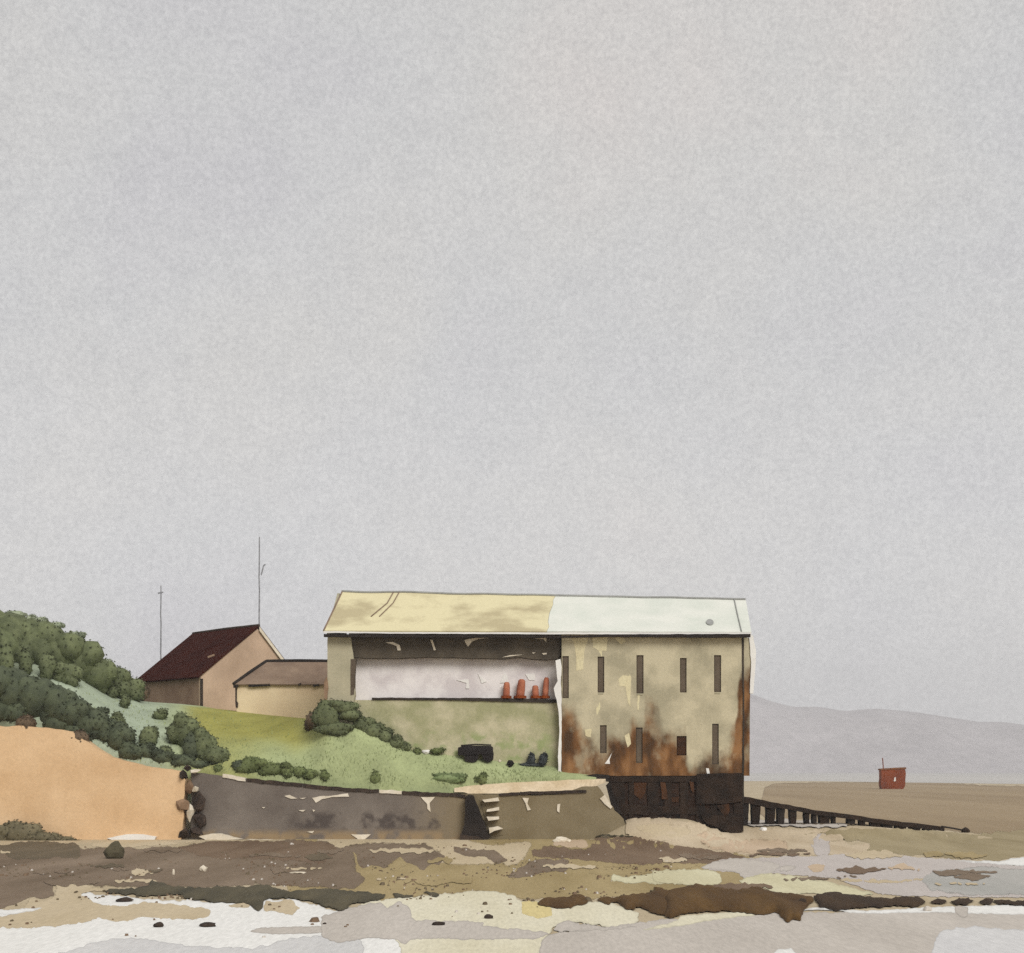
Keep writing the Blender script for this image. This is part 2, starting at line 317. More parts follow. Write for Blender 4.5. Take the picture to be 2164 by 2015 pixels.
def inside(p, poly):
    x, y = p; r = False; n = len(poly); j = n - 1
    for i in range(n):
        xi, yi = poly[i]; xj, yj = poly[j]
        if (yi > y) != (yj > y) and x < (xj - xi) * (y - yi) / (yj - yi) + xi: r = not r
        j = i
    return r
def edge_dist(p, poly):
    b = 1e9; x, y = p; n = len(poly)
    for i in range(n):
        ax, ay = poly[i]; bx, by = poly[(i + 1) % n]; dx, dy = bx - ax, by - ay; l = dx * dx + dy * dy
        t = 0 if l == 0 else min(1, max(0, ((x - ax) * dx + (y - ay) * dy) / l))
        b = min(b, (x - ax - t * dx) ** 2 + (y - ay - t * dy) ** 2)
    return math.sqrt(b)
LAYER = [0]
def patch(name, pts, mt, org=(0, 0), sc=1.0, lump=0.0, kind='structure', step=4, amp=3.2, gap=15, rag=.55, soft=None):
    """a wash of sand, mud, water or weed lying on the beach; lump = height of its thickest part in metres"""
    LAYER[0] += 1; k = LAYER[0]
    q0 = [(org[0] + x * sc, org[1] + y * sc) for x, y in pts]
    for w1 in (.86, .8):
        w2 = 1 - w1; q0 = [p for a, b in zip(q0, q0[1:] + q0[:1]) for p in ((a[0] * w1 + b[0] * w2, a[1] * w1 + b[1] * w2), (a[0] * w2 + b[0] * w1, a[1] * w2 + b[1] * w1))]
    poly = wob(q0, step, amp, True, k)
    jr = random.Random(k + 900); poly = [(x + jr.gauss(0, rag), y + jr.gauss(0, rag * .8)) for x, y in poly]
    poly = [(x, max(y, 1646)) for x, y in poly]
    P2 = [Vector(p) for p in poly]; n = len(P2)
    x0, x1 = min(p[0] for p in poly), max(p[0] for p in poly); y0, y1 = min(p[1] for p in poly), max(p[1] for p in poly)
    g = gap if not lump else 6
    rng = random.Random(k); extra = []
    if soft is None: soft = mt.name.rsplit('.', 1)[0] in ('olive_sand', 'tan_sand', 'mud', 'mud_brown', 'mud_dark', 'rose_sand', 'green_sand', 'pool_mauve', 'pool_blue', 'yellow_sand', 'pink_sand')
    ins = 11 if soft else 2.6; ring = []
    for i in range(n):
        a, b = P2[i - 1], P2[(i + 1) % n]; d = (b - a)
        if d.length < 1e-6: continue
        for sgn, ins in ((1, ins), (-1, ins), (1, 3), (-1, 3)):
            q = (P2[i].x - d.y / d.length * ins * sgn, P2[i].y + d.x / d.length * ins * sgn)
            if inside(q, poly) and edge_dist(q, poly) > ins * .7: ring.append(q); break
    extra += ring; ring = set()
    y = y0 + g / 2
    while y < y1:
        x = x0 + g / 2
        while x < x1:
            q = (x + rng.uniform(-.2, .2) * g, y + rng.uniform(-.2, .2) * g)
            if inside(q, poly) and edge_dist(q, poly) > max(4, g * .35): extra.append(q)
            x += g
        y += g * (.6 if not lump else 1)
    vs, es, fs, *_ = delaunay_2d_cdt(P2 + [Vector(q) for q in extra], [], [list(range(n))], 1, 1e-4)
    v = []
    for p in vs:
        w = G(p.x, p.y); h = .006 + .0005 * k + (.09 if w.z > .02 else 0)
        if lump:
            d = min(1, edge_dist((p.x, p.y), poly) / 14); h += lump * math.sqrt(d) * (.65 + .5 * noise.noise(Vector((w.x * 1.3, w.y * .35, k))))
        v.append((w.x, w.y, w.z + h))
    c = sum((Vector(q) for q in v), Vector()) / len(v); c.z = 0
    o = mesh_obj(name, v, [tuple(f) for f in fs], mt, loc=c, smooth='keep' if False else True)
    me = o.data
    at = me.attributes.new('fade' if soft else 'rim', 'FLOAT', 'POINT')
    for i, p in enumerate(vs): at.data[i].value = 1.0 if edge_dist((p.x, p.y), poly) < .6 else 0.0
    if me.polygons and sum(p.normal.z for p in me.polygons) < 0: me.flip_normals()
    o['kind'] = kind
    return o

sea = mesh_obj('sea', [(-2700, 640, .03), (60, 720, .03), (150, 700, .03), (190, 560, .03), (235, 500, .03), (420, 430, .03), (2700, 400, .03), (2700, 4600, .03), (-2700, 4600, .03)], [tuple(range(9))], M['sea_water'])
sea['kind'] = 'structure'
def hills():
    prof = [(-900, 1560), (-300, 1530), (200, 1510), (700, 1490), (1200, 1460), (1480, 1448), (1584, 1467), (1630, 1482), (1677, 1494), (1730, 1494), (1784, 1503), (1853, 1498), (1938, 1505), (2015, 1519), (2069, 1526), (2111, 1525), (2164, 1532), (2400, 1548), (2900, 1575)]
    v = []; n = 0
    def top(px):
        for (a, ya), (b, yb) in zip(prof, prof[1:]):
            if a <= px <= b: return ya + (yb - ya) * (px - a) / (b - a)
        return prof[-1][1]
    N = 240; rows = [0, .25, .5, .72, .88, 1.0, .9, .6]
    for j, r in enumerate(rows):
        for i in range(N):
            px = -850 + i * 3600 / (N - 1); Y = 3750 + 90 * j
            X = (px - CX) / FX * 4200; H = 5 + (HY - top(px)) / FX * 4200
            H += 3 * noise.noise(Vector((X * .008, 3, 1)))
            z = H * r + (0 if j == 0 else 5 * noise.noise(Vector((X * .006, Y * .006, 2)))) * (r < 1)
            v.append((X, Y if j != 5 else 4200, max(-.5, z)))
    f = [(j * N + i, j * N + i + 1, (j + 1) * N + i + 1, (j + 1) * N + i) for j in range(len(rows) - 1) for i in range(N - 1)]
    o = mesh_obj('hills', v, f, M['hill_hazed'], smooth=True); o['kind'] = 'structure'
hills()
hv, hf = box(-2800, 2800, -60, 4700, -1.2, 300)
hz = mesh_obj('haze', hv, hf, bpy.data.materials.new('haze')); hz['kind'] = 'stuff'
hm = hz.data.materials[0]; hm.use_nodes = True; ht = hm.node_tree; ht.nodes.clear()
ho = ht.nodes.new('ShaderNodeOutputMaterial'); hp = ht.nodes.new('ShaderNodeVolumePrincipled')
hp.inputs['Color'].default_value = (.99, .985, 1.0, 1); hp.inputs['Density'].default_value = .00021; hp.inputs['Anisotropy'].default_value = 0
ht.links.new(hp.outputs[0], ho.inputs['Volume'])

# ------------------------------------------------------------------ grass bank and hillside
COLS = [(-500, 104.7, 1500, 125, 1290), (-100, 104.7, 1525, 124, 1310), (0, 104.7, 1533, 122, 1322), (60, 104.7, 1535, 122, 1330), (100, 104.7, 1538, 122, 1348), (150, 104.7, 1548, 122, 1372),
        (200, 104.7, 1585, 122, 1408), (230, 104.7, 1598, 122, 1438), (260, 104.7, 1605, 121, 1460), (300, 104.7, 1612, 120, 1482), (380, 104.7, 1625, 120, 1490), (410, 104.7, 1632, 120, 1496), (480, 104.7, 1640, 119, 1503),
        (560, 104.7, 1648, 117.5, 1512), (640, 104.7, 1655, 111, 1521), (688, 104.7, 1659, 106.6, 1520), (745, 104.7, 1664, 106.6, 1512), (800, 104.7, 1667, 106.6, 1532), (830, 104.7, 1668, 106.6, 1560),
        (865, 104.7, 1668, 106.6, 1585), (900, 104.7, 1668, 106.6, 1593), (950, 104.7, 1667, 106.6, 1597), (1000, 105.2, 1660, 106.6, 1604), (1080, 105.3, 1654, 106.6, 1612), (1180, 105.4, 1650, 106.6, 1622), (1200, 105.4, 1648, 106.6, 1626), (1262, 105.5, 1648, 106.6, 1640)]
def colat(px):
    for a, b in zip(COLS, COLS[1:]):
        if a[0] <= px <= b[0]:
            t = (px - a[0]) / (b[0] - a[0]); return [a[i] + (b[i] - a[i]) * t for i in range(5)]
    return list(COLS[0] if px < COLS[0][0] else COLS[-1])
def terr(px, py):
    _, lY, ly, uY, uy = colat(px)
    t = min(1, max(0, (ly - py) / (ly - uy))); return F(px, ly + (uy - ly) * t, lY + (uY - lY) * t ** 2.2)
def terrain():
    pxs = [-500 + 25 * i for i in range(19)] + [-20 + 8 * i for i in range(161)]
    NR = 24; v = []; tone = []
    for px in pxs:
        _, lY, ly, uY, uy = colat(px)
        p0 = terr(px, ly); v.append((p0.x, p0.y - .02, p0.z - 1.2))
        for k in range(NR):
            p = terr(px, ly + (uy - ly) * k / (NR - 1))
            e = math.sin(math.pi * k / (NR - 1)) * .12; p.z += e * noise.noise(p * .9)
            v.append(p)
        back = 30 if px < 680 else 10
        lf = 1 - sm(240, 330, px); v.append((p.x, p.y + back * .3, p.z + .3 - 5 * lf)); v.append((p.x, p.y + back, p.z - .8 - 13 * lf))
    R_ = NR + 3
    f = [(i * R_ + k, (i + 1) * R_ + k, (i + 1) * R_ + k + 1, i * R_ + k + 1) for i in range(len(pxs) - 1) for k in range(R_ - 1)]
    o = mesh_obj('grass_bank', v, f, M['mound'], smooth=True); o['kind'] = 'structure'
    if sum(p.normal.z for p in o.data.polygons) < 0: o.data.flip_normals()
    # meadow colour: sage on the left, olive below the houses, clear green along the wall
    m = bpy.data.materials.new('meadow_grass'); m.use_nodes = True; t = m.node_tree; L = t.links; b = t.nodes['Principled BSDF']; b.inputs['Roughness'].default_value = .95; b.inputs['Specular IOR Level'].default_value = .1
    geo = t.nodes.new('ShaderNodeNewGeometry'); at = t.nodes.new('ShaderNodeAttribute'); at.attribute_name = 'sward'
    n = t.nodes.new('ShaderNodeTexNoise'); n.inputs['Scale'].default_value = .5; n.inputs['Detail'].default_value = 5; L.new(geo.outputs['Position'], n.inputs[0])
    n2 = t.nodes.new('ShaderNodeTexNoise'); n2.inputs['Scale'].default_value = 5; n2.inputs['Detail'].default_value = 4; L.new(geo.outputs['Position'], n2.inputs[0])
    mr = t.nodes.new('ShaderNodeMapRange'); mr.inputs['From Min'].default_value = .3; mr.inputs['From Max'].default_value = .7; mr.inputs['To Min'].default_value = .84; mr.inputs['To Max'].default_value = 1.12; L.new(n.outputs['Fac'], mr.inputs[0])
    mr2 = t.nodes.new('ShaderNodeMapRange'); mr2.inputs['From Min'].default_value = .3; mr2.inputs['From Max'].default_value = .7; mr2.inputs['To Min'].default_value = .9; mr2.inputs['To Max'].default_value = 1.1; L.new(n2.outputs['Fac'], mr2.inputs[0])
    a = t.nodes.new('ShaderNodeMath'); a.operation = 'MULTIPLY'; L.new(mr.outputs[0], a.inputs[0]); L.new(mr2.outputs[0], a.inputs[1])
    s = t.nodes.new('ShaderNodeVectorMath'); s.operation = 'SCALE'; L.new(at.outputs['Color'], s.inputs[0]); L.new(a.outputs[0], s.inputs['Scale']); L.new(s.outputs[0], b.inputs['Base Color'])
    o.data.materials[0] = m
    ca = o.data.color_attributes.new('sward', 'FLOAT_COLOR', 'POINT')
    sage, olive, green, scrub = [Vector(C(*c)[:3]) for c in ((158, 168, 146), (148, 144, 78), (156, 164, 120), (120, 126, 104))]
    i = 0
    for px in pxs:
        for k in range(R_):
            kk = min(1, max(0, (k - 1) / (NR - 1))); w = .12 * noise.noise(Vector((px * .02, kk * 3, 0)))
            c = sage.lerp(green, sm(300, 420, px + w * 300))
            c = c.lerp(olive, sm(.35, .75, kk + w) * sm(370, 430, px) * (1 - sm(610, 720, px)))
            c = c.lerp(olive, .55 * sm(380, 430, px) * (1 - sm(470, 600, px + w * 200)))
            c = c.lerp(scrub, 1 - sm(-10, 130, px))
            ca.data[i].color = (*c, 1); i += 1
terrain()
pv = []; pf = []
xsn = [960 + 10 * i for i in range(33)]
for px in xsn:
    a = F(px, 1677 if 985 < px < 1215 else 1674 if px <= 985 else 1677 - (px - 1215) * .36, 104.55); b = F(px, colat(px)[2] + 1.5 - 3, colat(px)[1] + .05)
    a.z -= .02; pv += [a, b]
pf = [(2 * i, 2 * i + 2, 2 * i + 3, 2 * i + 1) for i in range(len(xsn) - 1)]
o = mesh_obj('footpath', pv, pf, M['path']); o['kind'] = 'structure'

# ------------------------------------------------------------------ sea walls
def wall(name, label, outline, Y, depth, mt, seed):
    xs_ = [p[0] for p in outline]; base = F((min(xs_) + max(xs_)) / 2, max(p[1] for p in outline), Y)
    t = thing(name, label, 'wall', base)
    v, f = prism_px(outline, Y, depth, 1.6, 9, seed); mesh_obj('wall_face', v, f, mt, t)
    return t
ochre = wall('retaining_wall', 'tall ochre sea wall below the dark scrub, plain and sunlit', [(-480, 1480), (0, 1535), (60, 1535), (150, 1545), (232, 1600), (300, 1618), (384, 1630), (392, 1650), (388, 1700), (386, 1765), (380, 1783), (-480, 1783)], 103.6, 1.1, M['ochre'], 3)
grey = wall('sea_wall', 'long grey sea wall between the ochre wall and the dark buttress', [(404, 1632), (470, 1640), (520, 1648), (620, 1656), (720, 1668), (850, 1674), (985, 1678), (985, 1790), (404, 1790)], 104, .7, M['grey_wall'], 5)
olive = wall('sea_wall', 'olive brown sea wall with the pale steps, ending at the black undercroft', [(985, 1678), (1060, 1680), (1180, 1680), (1230, 1664), (1262, 1660), (1300, 1712), (1318, 1732), (1325, 1792), (985, 1792)], 104.02, .7, M['olive_wall'], 7)
def px_slab(name, outline, Y, depth, mt, parent, wobble=.8, seed=1, step=7, **k):
    v, f = prism_px(outline, Y, depth, wobble, step, seed); return mesh_obj(name, v, f, mt, parent, **k)
# capping stones along the grey wall, worn unevenly
cap = [(470, 1641), (520, 1650), (560, 1654), (600, 1658), (640, 1661), (690, 1667), (740, 1671), (800, 1674), (850, 1677), (900, 1680), (950, 1681), (985, 1684)]
for i, (a, b) in enumerate(zip(cap, cap[1:])):
    px_slab('coping_stone', [(a[0] + 1, a[1] - 5), (b[0] - 1, b[1] - 5), (b[0] - 1, b[1] + 2), (a[0] + 1, a[1] + 2)], 103.9, .85, M['dark_stone'] if i not in (0, 7) else M['pale_stone'], grey, 1.4, 20 + i)
for i, (a, b) in enumerate([((1055, 1681), (1098, 1679)), ((1098, 1678), (1150, 1677)), ((1150, 1677), (1240, 1674))]):
    px_slab('coping_stone', [(a[0] + 1, a[1] - 4), (b[0] - 1, b[1] - 4), (b[0] - 1, b[1] + 2), (a[0] + 1, a[1] + 2)], 103.9, .85, M['dark_stone'], olive, 1.0, 40 + i)
# pale mortar and exposed stones standing a little proud of the faces
for i, q in enumerate([[(600, 1683), (612, 1681), (628, 1688), (615, 1689)], [(632, 1687), (648, 1686), (640, 1689)], [(660, 1687), (676, 1683), (700, 1682), (735, 1677), (737, 1684), (700, 1685), (680, 1690), (668, 1697)], [(553, 1706), (561, 1706), (557, 1709)], [(630, 1713), (646, 1712), (640, 1716)], [(660, 1711), (666, 1713), (662, 1716)], [(648, 1758), (664, 1757), (660, 1762)],
                       [(889, 1685), (919, 1685), (908, 1698), (910, 1717), (903, 1710), (903, 1700)], [(742, 1764), (784, 1764), (770, 1775), (762, 1778)]]):
    px_slab('pale_stone', q, 103.93, .3, M['pale_stone'], grey, .5, 60 + i, 5)
for i, q in enumerate([[(1104, 1686), (1118, 1687), (1114, 1698), (1122, 1712), (1115, 1713), (1110, 1698)], [(1178, 1700), (1184, 1699), (1182, 1718), (1177, 1714)], [(1268, 1688), (1278, 1680), (1294, 1706), (1290, 1710), (1278, 1700)]]):
    px_slab('pale_stone', q, 103.93, .3, M['pale_stone'], olive, .5, 80 + i, 5)
# broken end of the grey wall
for i, (x, y, rx, ry, mt) in enumerate([(387, 1638, 8, 11, 'dark_stone'), (396, 1622, 10, 6, 'dark_stone'), (401, 1665, 12, 13, 'brown_stone'), (412, 1630, 13, 6, 'pale_stone'), (412, 1669, 7, 7, 'pale_stone'), (420, 1700, 14, 20, 'dark_stone'), (422, 1733, 14, 15, 'dark_stone'), (388, 1703, 15, 17, 'brown_stone'), (401, 1722, 10, 16, 'pale_stone'), (415, 1756, 15, 11, 'dark_stone'), (393, 1764, 12, 10, 'dark_stone')]):
    c = F(x, y, 103.6); s_ = 103.6 / FX
    v, f = stone(c, rx * s_, .45, ry * s_, i + 3, 1, .9); mesh_obj('quoin_stone', v, f, M[mt], grey)
for i, q in enumerate([[(226, 1772), (262, 1764), (300, 1763), (330, 1769), (326, 1776), (240, 1777)], [(420, 1768), (445, 1762), (465, 1762), (490, 1770), (510, 1774), (440, 1778)], [(520, 1774), (560, 1775), (600, 1777), (560, 1779)]]):
    o = px_slab('kerb_stone', q, 103.2, .7, M['white_paint'] if i == 0 else M['pale_stone'], None, .8, 90 + i, 6)
    tag(o, ['low white kerb stone at the foot of the ochre wall', 'pale broken stone lying at the left foot of the grey wall', 'thin pale slab at the foot of the grey wall, right of a broken stone'][i], 'stone')

# buttress, black standing in for the shadowed side of the steps, and steps
bt = thing('buttress', 'wedge-shaped buttress beside the pale steps, shade coloured in as black', 'buttress', F(1005, 1782, 103.6))
px_slab('buttress_face', [(984, 1684), (990, 1679), (1000, 1682), (1012, 1712), (1026, 1745), (1031, 1764), (1036, 1768), (1030, 1776), (1022, 1779), (1006, 1770), (976, 1769), (975, 1760), (981, 1745)], 103.2, .9, M['near_black'], bt, .9, 99)
px_slab('foot_stone', [(972, 1764), (1010, 1768), (1024, 1775), (1022, 1784), (972, 1782)], 103.0, .4, M['dark_stone'], bt, .7, 98)
st = thing('wall_steps', 'flight of four pale stone steps set in the olive wall right of the black buttress', 'steps', F(1040, 1778, 103.6))
for i, q in enumerate([[(1019, 1691), (1053, 1686), (1055, 1693), (1024, 1696)], [(1029, 1711), (1055, 1706), (1055, 1713), (1028, 1716)], [(1028, 1727), (1055, 1726), (1055, 1732), (1032, 1735)], [(1033, 1750), (1051, 1747), (1063, 1752), (1045, 1756), (1035, 1762)]]):
    px_slab('step', q, 103.4 - .1 * i, .75, M['pale_stone'], st, .5, 110 + i, 6)
px_slab('stair_string', [(1014, 1690), (1018, 1684), (1058, 1684), (1064, 1764), (1036, 1770)], 103.97, .2, M['olive_wall'], st, .5, 120, 8)

# ------------------------------------------------------------------ boathouse
YB = 106.0; s6 = YB / FX
BH = thing('boathouse', 'big khaki and rust streaked boathouse with half yellow, half white roof', 'building', F(1130, 1640, YB))
zc = lambda py, Y=YB: EYE - (py - HY) / FX * Y
xc = lambda px, Y=YB: (px - CX) / FX * Y
XL, XM, XR = xc(690), xc(1187), xc(1570)
ZE = zc(1338); ZB = zc(1641); YBK = 119.0
def wall_holes(x0, x1, z0, z1, Y, holes, rev):
    xs = sorted({x0, x1, *[h[0] for h in holes], *[h[1] for h in holes]}); zs = sorted({z0, z1, *[h[2] for h in holes], *[h[3] for h in holes]})
    mb = MB()
    for a, b in zip(xs, xs[1:]):
        for c, d in zip(zs, zs[1:]):
            mx_, mz = (a + b) / 2, (c + d) / 2
            if any(h[0] < mx_ < h[1] and h[2] < mz < h[3] for h in holes): continue
            mb.add(([(a, Y, c), (b, Y, c), (b, Y, d), (a, Y, d)], [(0, 1, 2, 3)]))
    for a, b, c, d in holes:
        q = [(a, Y, c), (b, Y, c), (b, Y, d), (a, Y, d)]; r = [(x, y + rev, z) for x, y, z in q]
        mb.add((q + r, [(0, 4, 5, 1), (1, 5, 6, 2), (2, 6, 7, 3), (3, 7, 4, 0)]))
    bm = bmesh.new(); vs = [bm.verts.new(p) for p in mb.v]
    for f in mb.f: bm.faces.new([vs[i] for i in f])
    bmesh.ops.remove_doubles(bm, verts=bm.verts, dist=1e-4); bm.verts.index_update()
    out = ([v.co.copy() for v in bm.verts], [tuple(v.index for v in f.verts) for f in bm.faces]); bm.free(); return out
slots = [(1188.5, 1202, 1387, 1476), (1263, 1277, 1388, 1464), (1345, 1360, 1385, 1466), (1437, 1451, 1391, 1464), (1509, 1524, 1385, 1463), (1268, 1282, 1533, 1592), (1344, 1358, 1538, 1613), (1430, 1451, 1556, 1597), (1505, 1519, 1530, 1616)]
holes = [(xc(a), xc(b), zc(d), zc(c)) for a, b, c, d in slots]
v, f = wall_holes(XM, XR, ZB, ZE, YB, holes, .3); mesh_obj('front_wall', v, f, M['rusty'], BH)
for i, h in enumerate(holes):
    w = MB().box(h[0], h[1], YB + .14, YB + .29, h[2], h[3]).build('window', M['rust_dark'] if i == 7 else M['slot'], BH)
    MB().box(h[0] + .07, h[1] - .07, YB + .11, YB + .138, h[2] + .08, h[3] - .08).build('pane', M['slot'] if i != 7 else M['rust_dark'], w)
    if i in (1, 4, 2):
        MB().box(h[0] + .05, h[1] - .08, YB - .04, YB + .1, h[2] - .12, h[2]).build('sill', M['khaki'], w)
# shell behind the fronts
MB().box(XM, XR - .003, YB + .36, YBK, ZB - .02, ZE - .05).build('rear_block', M['khaki'], BH)
# left block: lower wall, recessed white band, ledge, dark hood, pier
Y1, Y2 = 106.75, 107.35
MB().box(xc(745, Y1) - .3, XM - .02, Y1, Y1 + .5, 3.6, zc(1480, Y1)).build('lower_wall', M['khaki_lower'], BH)
px_slab('white_panel', [(742, 1390), (1180, 1390), (1180, 1482), (742, 1480)], Y2, .3, M['white_band'], BH, 0)
MB().box(XL + .01, XM - .01, Y2 + .3, YBK, 3.6, ZE - .05).build('rear_block', M['khaki'], BH)
px_slab('ledge', [(786, 1475), (830, 1475), (935, 1475), (1060, 1476), (1183, 1479), (1183, 1486), (1100, 1484), (935, 1480), (786, 1479)], Y1 - .12, .74, M['dark_timber'], BH, .7, 131, 6)
hood = px_slab('dark_hood', [(744, 1339), (1178, 1341), (1184, 1350), (1185, 1382), (1179, 1393), (1150, 1395), (1100, 1390), (1060, 1393), (900, 1389), (850, 1391), (800, 1392), (747, 1389), (740, 1378), (739, 1348)], Y1 - .35, .9, M['hood_boards'], BH, 1.2, 133, 8)
for i, q in enumerate([[(814, 1358), (830, 1357), (845, 1364), (847, 1375), (840, 1375), (838, 1366), (826, 1361)], [(909, 1352), (914, 1353), (921, 1374), (917, 1375)], [(981, 1353), (1000, 1349), (1035, 1348), (1010, 1351), (998, 1356), (989, 1367), (985, 1362)], [(1128, 1350), (1155, 1348), (1154, 1357), (1148, 1351)], [(1125, 1379), (1132, 1380), (1126, 1382)], [(1145, 1381), (1155, 1380), (1155, 1383), (1148, 1384)], [(1060, 1390), (1078, 1385), (1108, 1384), (1085, 1387)]]):
    px_slab('broken_slat', q, Y1 - .42, .068, M['pale_stone'], hood, .3, 140 + i, 5, )
pier = [(692, 1341), (741, 1341), (747, 1395), (750, 1470), (745, 1500), (748, 1600), (692, 1600)]
px_slab('pier', pier, YB, .9, M['khaki'], BH, .6, 151)
px_slab('pier_return', [(741, 1393), (752, 1393), (748, 1468), (741, 1470)], YB - .03, .6, M['slot'], BH, .5, 152)
px_slab('downpipe', [(685, 1440), (691, 1430), (694, 1455), (691, 1476), (685, 1480)], YB - .15, .14, M['brown_stone'], BH, .4, 153)
px_slab('corner_trim', [(1174, 1396), (1184, 1393), (1187, 1410), (1185, 1440), (1187, 1470), (1186, 1640), (1181, 1640), (1179, 1600), (1182, 1540), (1180, 1500), (1176, 1478), (1170, 1455), (1178, 1440)], YB - .05, .2, M['white_paint'], BH, .8, 154)
for q in ([(1010, 1424), (1022, 1436), (1028, 1441), (1018, 1445)], [(1062, 1432), (1068, 1423), (1074, 1432), (1072, 1442), (1056, 1444)], [(1110, 1425), (1130, 1424), (1130, 1438), (1118, 1438)], [(1148, 1437), (1156, 1430), (1158, 1446), (1150, 1448)], [(965, 1438), (990, 1436), (992, 1456), (984, 1456), (986, 1444)]):
    px_slab('white_patch', q, Y2 - .05, .046, M['white_paint'], BH, .4, int(q[0][0]), 5)
for i, q in enumerate([[(1208, 1346), (1244, 1346), (1236, 1372), (1232, 1416), (1218, 1418), (1217, 1380)], [(1252, 1345), (1284, 1346), (1282, 1376), (1266, 1376), (1254, 1368)], [(1296, 1346), (1318, 1348), (1322, 1356), (1312, 1362)], [(1306, 1436), (1316, 1428), (1334, 1428), (1332, 1470), (1332, 1494), (1326, 1484), (1322, 1452), (1310, 1450)], [(1347, 1468), (1352, 1468), (1350, 1502), (1347, 1500)], [(1235, 1542), (1250, 1540), (1249, 1558), (1238, 1556)], [(1320, 1555), (1330, 1550), (1334, 1572), (1326, 1580)]]):
    px_slab('bare_plaster', q, YB - .012, .01, M['plaster'], BH, .9, 170 + i, 5)
# right-hand return with its white barge post
px_slab('end_bay', [(1570, 1345), (1586, 1350), (1588, 1400), (1585, 1480), (1584, 1640), (1570, 1640)], YB + .5, 11, M['rusty'], BH, 0)
px_slab('corner_seam', [(1568, 1342), (1572, 1342), (1573, 1500), (1572, 1700), (1568, 1700), (1570, 1500)], YB - .06, .3, M['dark_timber'], BH, .6, 156)
px_slab('white_post', [(1583, 1338), (1592, 1345), (1598, 1380), (1596, 1420), (1592, 1466), (1585, 1466), (1587, 1400)], YB + .4, .3, M['white_paint'], BH, .7, 157)
for q in ([(1293, 1592), (1288, 1606), (1289, 1615), (1278, 1614), (1284, 1606)], [(1492, 1624), (1498, 1624), (1500, 1636), (1494, 1636)]):
    px_slab('wall_plate', q, YB - .04, .036, M['white_paint'], BH, .3, 158, 5)
# roof in two materials, ragged joint
YE, YR = 105.45, 112.4
def rf(px, t):                                       # a point of the front slope: px at eave scale, t 0 eave .. 1 ridge
    u = (px - 683) / (1590 - 683)
    e = F(683 + 907 * u, 1333 + 3 * u, YE); r = F(722 + 856 * u, 1251 + 17 * u + 2.5 * noise.noise(Vector((u * 9, 1, 0))), YR)
    return e.lerp(r, t)
def roof_part(name, left, right, mt):
    NT = 8; NX = 40; v = []
    for j in range(NT + 1):
        t = j / NT; a, b = left(t), right(t)
        for i in range(NX + 1): v.append(rf(a + (b - a) * i / NX, t))
    n = NX + 1; f = [(j * n + i, j * n + i + 1, (j + 1) * n + i + 1, (j + 1) * n + i) for j in range(NT) for i in range(NX)]
    k = len(v); rl, rr = v[NT * n], v[NT * n + NX]    # rear slope
    v += [Vector((rl.x, 119.4, rl.z - 3.7)), Vector((rr.x, 119.4, rr.z - 3.7))]
    f.append(tuple([NT * n + i for i in range(NX, -1, -1)] + [k, k + 1]))
    o = mesh_obj(name, v, f, mt, BH); sd = o.modifiers.new('thickness', 'SOLIDIFY'); sd.thickness = .12; sd.offset = -1
    bm = bmesh.new(); bm.from_mesh(o.data)
    if sum(p.normal.z * p.calc_area() for p in bm.faces) < 0: bmesh.ops.reverse_faces(bm, faces=bm.faces)
    bm.to_mesh(o.data); bm.free(); return o
joint = lambda t: 1155 + 7 * noise.noise(Vector((t * 4.2, 5, 0))) + (4 if t > .6 else 0)
roof_part('yellow_roof', lambda t: 683, joint, M['yellow_roof'])
wr = roof_part('white_roof', lambda t: joint(t) + .6, lambda t: 1588, M['white_roof'])
def on_roof(q, h=.03): return [rf(px, t) + Vector((0, -.45, .9)) * h for px, t in q]
for a, b in ((772, 795), (790, 808)):                # two raised seams on the yellow roof
    mbs = tube([rf(a, .35) + Vector((0, -.02, .04)), rf(b, .7) + Vector((0, -.02, .04)), rf(b + 4, 1) + Vector((0, -.02, .04))], .045, 6); mesh_obj('roof_seam', mbs[0], mbs[1], M['brown_roof'], BH)
tv, tf = tube([rf(683 + i * 22.6, 1.0) + Vector((0, -.03, .05)) for i in range(41)], .085, 6); mesh_obj('ridge_cap', tv, tf, M['spot_grey'], BH)
tv, tf = tube([rf(684, 0), rf(684, .5), rf(684, 1)], .07, 6); mesh_obj('verge', tv, tf, M['brown_roof'], BH)
tv, tf = tube([rf(1567, 0) + Vector((0, -.03, .05)), rf(1564, .5) + Vector((0, -.03, .05)), rf(1562, 1) + Vector((0, -.03, .05))], .04, 6); mesh_obj('verge', tv, tf, M['spot_grey'], BH)
px_slab('eave_board', [(684, 1334), (800, 1336), (1160, 1337), (1588, 1337), (1588, 1341), (1160, 1341), (800, 1339), (684, 1338)], YE - .06, .05, M['white_paint'], BH, .5, 161, 12)
px_slab('gutter', [(684, 1340), (745, 1341), (1185, 1344), (1300, 1341), (1586, 1340), (1586, 1347), (1500, 1348), (1300, 1346), (1185, 1348), (745, 1347), (684, 1346)], YE - .2, .28, M['near_black'], BH, .8, 162, 10)
c = rf(1502, .26); q = (rf(1502, 1) - rf(1502, 0)).normalized(); nr = q.cross(Vector((1, 0, 0))); nr = nr if nr.y < 0 else -nr
vv = []; 
for hgt in (.0, .07):
    for k in range(16):
        a = 2 * math.pi * k / 16; vv.append(c + Vector((1, 0, 0)) * .28 * math.cos(a) + q * .62 * math.sin(a) + nr * (.02 + hgt))
